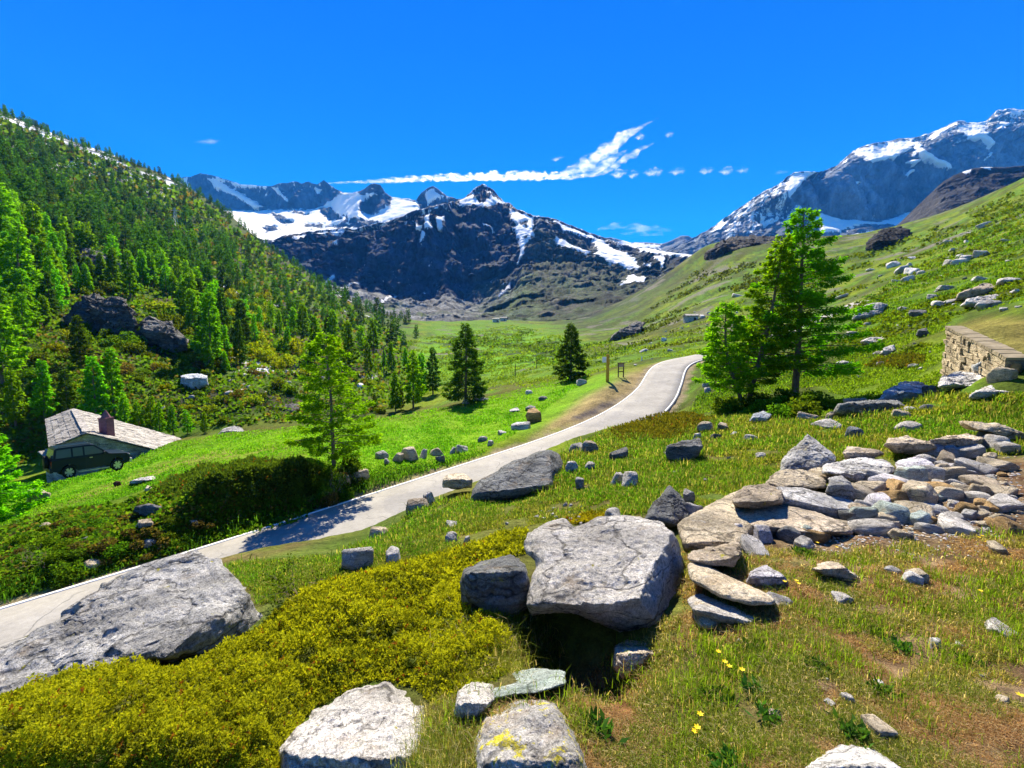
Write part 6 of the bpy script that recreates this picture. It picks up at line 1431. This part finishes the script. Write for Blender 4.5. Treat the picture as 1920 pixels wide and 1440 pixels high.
# ---- retaining wall
M_WALL = mat_rock('wall_stone', (.34, .27, .17), (.50, .42, .29), scale=1.2, dark=.3); M_WALLTOP = mat_plain('wall_coping', (.30, .25, .17), .95, .05, 0, .3, 3, .5)
M_MORTAR = mat_plain('wall_mortar', (.17, .13, .085), .95, .05, 0, .3, 5)
WP = resample(np.array([WALL[0], WALL[1], WALL[2], WALL[3]]), 40)
def wall_thing():
    base = WP[20].copy(); o = empty('stone_wall', base, 'tan dry stone retaining wall holding up the path on the right', 'wall')
    d = np.gradient(WP[:, :2], axis=0); d /= np.linalg.norm(d, axis=1)[:, None]; out = np.stack([-d[:, 1], d[:, 0]], -1)      # visible (left) side
    s = np.concatenate([[0], np.cumsum(np.linalg.norm(np.diff(WP[:, :2], axis=0), axis=1))]); LN = s[-1]
    def pt(t, off): return np.array([np.interp(t, s, WP[:, 0]) + np.interp(t, s, out[:, 0]) * off, np.interp(t, s, WP[:, 1]) + np.interp(t, s, out[:, 1]) * off, np.interp(t, s, WP[:, 2])])
    r = np.random.default_rng(6); st = BM(); z = -.10; row = 0
    def add(t0, t1, z0, z1, e):
        c0, c1 = pt(t0 + .015, .05 + e), pt(t1 - .015, .05 + e); b0, b1 = pt(t0, -.2), pt(t1, -.2); V = []
        for c, bq, jz in ((c0, b0, 0), (c1, b1, 0)):
            for zz in (z0 + .012, z1 - .012):
                V.append(st.bm.verts.new(Vector(c + [0, 0, zz] - base + r.uniform(-.025, .025, 3)))); V.append(st.bm.verts.new(Vector(bq + [0, 0, zz] - base)))
        a0, d0, a1, d1, b0_, e0, b1_, e1 = V
        for f in ((a0, b0_, b1_, a1), (a0, a1, d1, d0), (b0_, e0, e1, b1_), (a1, b1_, e1, d1), (a0, d0, e0, b0_)): st.bm.faces.new(f)
    while z > -3.0:
        h = r.uniform(.13, .27); t = -r.uniform(0, .3)
        while t < LN:
            w = r.uniform(.18, .55) * (1.2 if r.uniform() < .2 else 1); t0, t1 = max(0, t), min(LN, t + w)
            c = pt((t0 + t1) / 2, .1)
            if t1 - t0 > .06 and c[2] + z > float(hz(c[0], c[1])) - .5:
                hh = h * r.uniform(.82, 1.0); add(t0, t1, z - hh, z, r.uniform(0, .06))
            t += w
        z -= h; row += 1
    stn = st.done('stones', M_WALL, o)
    V = np.concatenate([np.stack([pt(t, .03) + [0, 0, -.06], pt(t, .03) + [0, 0, -3.2], pt(t, -.35) + [0, 0, -3.2], pt(t, -.35) + [0, 0, -.06]]) for t in s]) - base
    i = np.arange(len(s) - 1)[:, None] * 4; j = np.arange(4)[None]; Fq = np.stack([i + j, i + (j + 1) % 4, i + 4 + (j + 1) % 4, i + 4 + j], -1).reshape(-1, 4)
    obj('mortar', make_mesh('mortar', V, [Fq, np.array([[3, 2, 1, 0], [len(V) - 4, len(V) - 3, len(V) - 2, len(V) - 1]])], M_MORTAR, False), o)
    cpn = BM()
    for k in range(len(s) - 1):
        c = (pt(s[k], -.14) + pt(s[k + 1], -.14)) / 2 - base; a = unit(pt(s[k + 1], 0) - pt(s[k], 0)); sd = unit(np.cross([0, 0, 1.], a)); u_ = np.cross(a, sd)
        cpn.box(c + [0, 0, -.03], (np.linalg.norm(pt(s[k + 1], 0) - pt(s[k], 0)) * 1.0, .46, .10), Matrix((a, sd, u_)).transposed(), 1, .012, r)
    cpn.done('coping', M_WALLTOP, o)
wall_thing()
for k, (px, py, w, h, mat, lb) in enumerate([(1868,690,44,22,'slate','dark slab lying on the broken end of the stone wall'),(1885,712,40,26,'tan','tan block in the broken end of the stone wall'),(1910,700,30,20,'ochre','ochre block in the broken end of the stone wall'),(1852,700,30,20,'white','pale block leaning on the stone wall')]): stone_px(px, py, w, h, mat, lb)

# ---- posts and signs
M_WOOD = mat_plain('weathered_wood', (.20, .12, .06), .9, .1, 0, .3, 8, .4); M_DWOOD = mat_plain('dark_timber', (.07, .05, .035), .9, .1, 0, .3, 8, .4); M_YEL = mat_plain('yellow_paint', (.50, .30, .03), .6, .3, 0, .2, 5); M_WHITE = mat_plain('white_board', (.78, .79, .80), .5, .3, 0, .06, 5)
def base_h(px, py, pt):
    p = hit(px, py, 28); return p, (py - pt) / F * math.hypot(p[1], p[2])
p, h = base_h(1139, 716, 664); o = empty('signpost', p, 'ochre wooden signpost with a white panel beside the sandy verge', 'signpost')
BM().box((0, 0, h / 2 - .1), (.26, .16, h + .2)).done('post', M_YEL, o, .02); BM().box((-.32, -.02, h * .80), (.36, .04, .50)).done('panel', M_WHITE, o, .01)
p, h = base_h(1164, 707, 681); o = empty('notice_board', p, 'dark two legged wooden notice frame near the road bend', 'notice board')
for x in (-.24, .24): BM().box((x, 0, h / 2 - .1), (.09, .09, h + .2)).done('leg', M_DWOOD, o, .01)
BM().box((0, -.03, h * .86), (.46, .05, .34)).done('board', mat_plain('faded_board', (.34, .27, .19), .8, .2, 0, .2, 9), o); BM().box((0, 0, h * .40), (.44, .06, .08)).done('crossbar', M_DWOOD, o); BM().box((0, 0, h * 1.02), (.72, .24, .06)).done('roof', M_DWOOD, o)
for px, py, pt, lb in [(720,716,652,'tall thin wooden pole in the valley among small larches'),(966,706,682,'thin fence pole on the rim of the bright meadow'),(1006,692,672,'thin fence pole further right along the meadow rim'),(1203,676,668,'short white marker post at the inside of the bend')]:
    p, h = base_h(px, py, pt); o = obj('pole', make_mesh('pole', *tube([[0, 0, -.2], [0, 0, h * .5], [.03, 0, h]], [.09, .08, .06], 6), M_WHITE if 'white' in lb else M_DWOOD)); o.location = p; tag(o, lb, 'pole')
# ---- far stone buildings
def cabin(px, py, w, h, label, name='stone_cabin', dark=True, Y0=60):
    p = hit(px, py, Y0)
    if p is None: return
    m = math.hypot(p[1], p[2]) / F; W_, H_ = w * m, h * m; o = empty(name, p, label, 'cabin' if 'cabin' in name else 'ruin')
    BM().box((0, 0, H_ * .4 - .5), (W_, W_ * .7, H_ * .8 + 1)).done('wall', M_STONE, o, 0)
    BM().box((0, -W_ * .19, H_ * .88), (W_ * 1.1, W_ * .46, H_ * .16), Matrix.Rotation(.35, 3, 'X')).done('roof', M_SLATE, o); BM().box((0, W_ * .19, H_ * .88), (W_ * 1.1, W_ * .46, H_ * .16), Matrix.Rotation(-.35, 3, 'X')).done('roof', M_SLATE, o)
    BM().box((W_ * .2, -W_ * .36, H_ * .25), (W_ * .2, .1, H_ * .45)).done('door', M_DWOOD, o)
cabin(1295, 602, 22, 12, 'lonely dark stone cabin on the slope above the bend'); cabin(930, 604, 12, 7, 'left stone cabin of the far hamlet at the scree foot', Y0=200); cabin(944, 602, 12, 7, 'right stone cabin of the far hamlet at the scree foot', Y0=200)
stone_px(1318, 596, 16, 7, 'white', 'white rock slab beside the lonely cabin'); stone_px(1385, 556, 30, 6, 'grey', 'long low grey wall like rock behind the middle larch')
stone_px(1516, 606, 14, 6, 'white', 'white stone standing in for the road behind the tallest larch'); stone_px(1380, 597, 12, 5, 'white', 'white stone standing in for the road behind the middle larch')  # stones stand in for white glimpses of the road behind the larches
# ---- bare bush by the juniper
def bare_bush(p, h, label, seed, leaves=0, col=GRN):
    r = np.random.default_rng(seed); o = empty('bush', p, label, 'bush'); A = Acc(); tips = []
    def grow(q, d, L, rad, lvl):
        s = np.linspace(0, 1, 5); b_ = r.normal(size=3) * .25; P = np.array([q + d * L * t + b_ * L * t * t for t in s]); V, Fc = tube(P, rad * (1 - .6 * s), 4); A.add(V, Fc)
        if lvl == 0: tips.append(P[-1]); tips.append(P[2]); return
        for k in range(r.integers(2, 4)): grow(P[-1 - (k % 2)], unit(d + r.normal(size=3) * .6 + [0, 0, .15]), L * r.uniform(.55, .8), rad * .5, lvl - 1)
    for k in range(6): grow(np.zeros(3), unit(np.array([r.normal() * .7, r.normal() * .7, .8])), h * .42, h * .018, 3)
    obj('branches', A.mesh('branches', M_TWIG, True), o)
    if leaves:
        T = np.array(tips); i = r.integers(len(T), size=leaves); c = T[i] + r.normal(size=(leaves, 3)) * h * .06; V, Fc = leaf_quads(c, unit(r.normal(size=(leaves, 3))), np.full(leaves, h * .07), np.full(leaves, h * .025), r)
        B2 = Acc(); k = r.uniform(size=(leaves, 1)); B2.add(V, Fc, np.repeat(np.array(col[0]) * (1 - k) + np.array(col[1]) * k, 4, 0)); obj('leaves', B2.mesh('leaves', M_SHRUB), o)
p = hit(566, 1128); bare_bush(p, .42, 'half bare little bush at the upper rim of the juniper carpet', 5, 420)
p = hit(625, 930, 12); bare_bush(p, 1.1, 'bare twiggy bush under the young roadside larch', 6, 200, OLV)
p = hit(60, 1060, 8); bare_bush(p, .7, 'dry leafless bush on the bank above the huge boulder', 7)
p = hit(1275, 768, 15); bare_bush(p, .6, 'small bare bush leaning over the road bend', 8, 120)
# ---- small flowering plants in the turf
M_FLOWER = mat_plain('yellow_petals', (.85, .60, .01), .6, .2, 0, .1, 9); M_STEM = mat_leaf('plant_leaves', trans=.4)
_fl = np.random.default_rng(9)
def flower(px, py, s=1.0):
    p = hit(px, py)
    if p is None: return
    o = empty('flower', p, 'small yellow flower in the turf of the right foreground', 'flower', 'yellow flowers in the turf'); m = BM(); h = .07 * s
    for k in range(6):
        a = k * math.pi / 3; m.quad((0, 0, h), (.010 * math.cos(a - .45), .010 * math.sin(a - .45), h + .004), (.017 * math.cos(a), .017 * math.sin(a), h + .006), (.010 * math.cos(a + .45), .010 * math.sin(a + .45), h + .004))
    m.done('petals', M_FLOWER, o); V, Fc = tube([[0, 0, -.01], [.002, 0, h * .5], [0, 0, h]], [.0010] * 3, 4); obj('stem', make_mesh('stem', V, Fc, M_STEM, True, None, np.full((len(V), 3), (.06, .12, .02))), o)
for px, py in [(1306,1398),(1312,1364),(1302,1402),(1358,1268),(1366,1276),(1470,1112),(1492,1110),(1496,1116),(1532,1028),(1568,1040),(1834,1022),(1848,1028),(1910,1325),(1836,1130),(1346,1250),(1390,1284),(1840,1018)]: flower(px, py, _fl.uniform(.8, 1.3))
def rosette(px, py, s, label, grp=None):
    p = hit(px, py); r = np.random.default_rng(int(px)); n = 70; a = r.uniform(0, 6.28, n); el = r.uniform(.2, 1.2, n)
    d = np.stack([np.cos(a) * np.cos(el), np.sin(a) * np.cos(el), np.sin(el)], -1); c = r.normal(size=(n, 3)) * s * .25 * [1, 1, 0]; V, Fc = leaf_quads(c, d, np.full(n, s * .55), np.full(n, s * .09), r)
    k = r.uniform(size=(n, 1)); C = np.array([.035, .10, .015]) * (1 - k) + np.array([.09, .20, .03]) * k
    o = obj('herb', make_mesh('herb', V, Fc, M_STEM, False, None, np.repeat(C, 4, 0))); o.location = p; tag(o, label, 'herb', grp)
for px, py, s in [(1425,1305,.12),(1350,1320,.12),(1445,1350,.1),(1650,1300,.1),(1532,1255,.1),(1690,1218,.1),(1640,1190,.09),(1505,1040,.14),(1415,1220,.1),(1820,1245,.09),(1370,1440,.12),(1600,1380,.1)]: rosette(px, py, s, 'deep green leafy herb growing in the dry turf', 'green herbs in the turf')
rosette(1112, 1368, .13, 'grey green herb between the lichen slab and the bare soil')

# ---- power line over the forest
M_WIRE = mat_plain('wire_metal', (.55, .60, .55), .4, .5, .5); M_STEEL = mat_plain('pylon_steel', (.55, .57, .58), .5, .4, .3)
pA = hit(330, 432, 100); 
o = empty('power_pylon', pA, 'pale lattice pylon standing in the forest where the wires end', 'pylon'); hp_ = 13.0; m = BM()
for x, y in ((-1, -1), (1, -1), (1, 1), (-1, 1)):
    a_ = Vector((x * 1.1, y * 1.1, -1)); b_ = Vector((x * .25, y * .25, hp_)); dv = b_ - a_; m.box((a_ + b_) / 2, (.14, .14, dv.length), dv.to_track_quat('Z', 'Y').to_matrix())
m.done('mast', M_STEEL, o); BM().box((0, 0, hp_ - 1.5), (4.4, .2, .25)).done('crossarm', M_STEEL, o)
m = BM()
for k in range(5):
    for sx in (-1, 1):
        w = 1.0 - k * .16; a_ = Vector((-w * sx, -w, k * 2.4)); b_ = Vector((w * sx, -w, k * 2.4 + 2.2)); dv = b_ - a_; m.box((a_ + b_) / 2, (.08, .08, dv.length), dv.to_track_quat('Z', 'Y').to_matrix())
m.done('bracing', M_STEEL, o)
for k, (dy, ey) in enumerate([(0, 0), (4, 5), (11, 14), (15, 20)]):
    a_ = unproj(332, 422 + dy * .9, pA[1]); b_ = unproj(640 + 4 * k, 548 + ey, pA[1] + 70); t = np.linspace(0, 1, 40); P = a_[None] * (1 - t)[:, None] + b_[None] * t[:, None]; P[:, 2] -= 7 * 4 * t * (1 - t)
    P[:, 2] -= 0; V, Fc = tube(P, np.full(40, .055), 5); o = obj('power_line', make_mesh('power_line', V - P[0], Fc, M_WIRE, True)); o.location = P[0]
    tag(o, ['uppermost wire strung over the forest', 'second wire from the top over the forest', 'third wire from the top over the forest', 'lowest wire strung over the forest'][k], 'power line')

# ------------------------------------------------------------------ clouds (thin lit volumes far beyond the haze)
def mat_cloud(name, dens, lam):
    m = bpy.data.materials.new(name); m.use_nodes = True; n = m.node_tree.nodes; n.clear(); L = m.node_tree.links; out = n.new('ShaderNodeOutputMaterial'); v = n.new('ShaderNodeVolumeScatter')
    tc = n.new('ShaderNodeTexCoord'); nz = n.new('ShaderNodeTexNoise'); nz.inputs['Scale'].default_value = 1 / lam; nz.inputs['Detail'].default_value = 4; nz.inputs['Roughness'].default_value = .6
    mp = n.new('ShaderNodeMapping'); mp.inputs['Rotation'].default_value = (0, .7, 0); mp.inputs['Scale'].default_value = (.35, .35, 1.3); L.new(tc.outputs['Object'], mp.inputs[0]); L.new(mp.outputs[0], nz.inputs['Vector'])
    r = n.new('ShaderNodeMapRange'); r.inputs[1].default_value = .42; r.inputs[2].default_value = .72; r.inputs[3].default_value = 0; r.inputs[4].default_value = dens * 3; L.new(nz.outputs[0], r.inputs[0]); L.new(r.outputs[0], v.inputs['Density'])
    v.inputs['Color'].default_value = (1, 1, 1, 1); v.inputs['Anisotropy'].default_value = .7
    L.new(v.outputs[0], out.inputs['Volume']); return m
MC = {k: mat_cloud('cloud_%d' % i, d, l) for i, (k, d, l) in enumerate(((.010, .0034, 40), (.0030, .0014, 60), (.0010, .0007, 90)))}
def strand(pts, widths, Y, seed, rag=.5, n=60, k=12, lam=18):
    pts = np.array(pts, float); s = np.linspace(0, 1, n); u = np.concatenate([[0], np.cumsum(np.hypot(*np.diff(pts, axis=0).T))]); u /= u[-1]
    P = unproj(np.interp(s, u, pts[:, 0]), np.interp(s, u, pts[:, 1]), Y); R = np.interp(s, np.linspace(0, 1, len(widths)), widths) / F * Y * .5
    T = unit(np.gradient(P, axis=0)); a = unit(np.cross(T, [0, 1., 0])); b = np.cross(T, a); th = np.linspace(0, 2 * math.pi, k, endpoint=False)
    px = np.interp(s, u, pts[:, 0])
    ns = fbm(np.stack([np.broadcast_to(px[:, None] / lam, (n, k)), np.broadcast_to(np.cos(th)[None] * .8, (n, k)), np.broadcast_to(np.sin(th)[None] * .8, (n, k))], -1), 4, seed)
    rr = R[:, None] * (1 + rag * 1.6 * ns).clip(.08, 2.2)
    V = P[:, None] + rr[..., None] * (a[:, None] * np.cos(th)[None, :, None] + b[:, None] * np.sin(th)[None, :, None] * 1.4)
    i = np.arange(n - 1)[:, None] * k; j = np.arange(k)[None]; j1 = (j + 1) % k
    return V.reshape(-1, 3), [np.stack([i + j, i + j1, i + k + j1, i + k + j], -1).reshape(-1, 4), np.arange(k)[None][:, ::-1], (np.arange(k) + (n - 1) * k)[None]]
def cloud(name, label, strands, dens, Y=7000, cat='cloud', rag=.6, n=60, lam=18):
    V, Fs, off = [], [], 0
    for q, (pts, w) in enumerate(strands):
        v, f = strand(pts, w, Y + q * 260, 900 + q * 7 + int(pts[0][0]), rag, n, 12, lam); V.append(v); Fs += [g_ + off for g_ in f]; off += len(v)
    V = np.concatenate(V); c = V.mean(0); o = obj(name, make_mesh(name, V - c, Fs, MC[dens])); o.location = c; tag(o, label, cat)
cloud('contrail', 'long white condensation trail crossing above the peaks', [([(612,344),(700,340),(800,334),(900,331),(1000,329),(1095,330)], [2, 5, 8, 10, 12, 13, 12, 5]), ([(700,342),(800,337),(900,334),(1000,332),(1085,333)], [1, 4, 7, 9, 10, 4])], .010, cat='contrail', rag=.75, n=420, lam=7)
cloud('cloud', 'wispy white cloud streaming up right from the trail end', [([(1040,330),(1075,318),(1110,300),(1150,272),(1185,248),(1205,238)], [4, 16, 24, 24, 18, 4]), ([(1085,332),(1120,316),(1150,296),(1175,282)], [4, 16, 14, 3]), ([(1110,332),(1145,316),(1175,296),(1200,280),(1226,268)], [3, 12, 14, 10, 2]), ([(1175,246),(1200,238),(1235,222)], [5, 4, 1]), ([(1080,300),(1120,284),(1160,262)], [1, 4, 2])], .0030, rag=.7, n=160, lam=14)
cloud('cloud', 'faint low cloud above the saddle', [([(1120,430),(1160,424),(1200,428),(1260,432)], [4, 12, 14, 3]), ([(1160,438),(1200,436),(1245,440)], [3, 9, 3])], .0010, rag=.8, n=120, lam=14)
for px, py, w, h, lb in [(1160,324,36,12,'torn white cloud tuft just right of the trail end'),(1188,326,24,10,'small white cloud tuft second from the trail end'),(1226,321,44,11,'feathery white cloud tuft left of the middle gap'),(1270,320,36,10,'feathery white cloud tuft in the middle of the tuft row'),(1325,319,34,9,'white cloud tuft in the right half of the tuft row'),(1362,319,32,10,'second last white cloud tuft towards the big mountain'),(1392,318,28,8,'last bright cloud tuft before the big mountain'),(1462,323,36,6,'tiny faint cloud tuft right above the big mountain shoulder'),(1255,252,18,6,'tiny cloud fleck high above the tuft row'),(1200,256,22,8,'little cloud fleck beside the streaming wisp'),(390,265,50,6,'faint short streak in the sky above the forest'),(1045,297,24,6,'small slanted cloud fleck above the trail')]:
    cloud('cloud', lb, [([(px - w * .5, py + h * .35), (px, py), (px + w * .5, py - h * .4)], [1, h * 1.1, 1]), ([(px - w * .35, py + h * .5), (px + w * .1, py + h * .1)], [1, h * .9, 1]), ([(px - w * .05, py + h * .45), (px + w * .45, py - h * .1)], [1, h * .9, 1])], .0030 if 'faint' not in lb else .0010, rag=.8, n=60, lam=5)
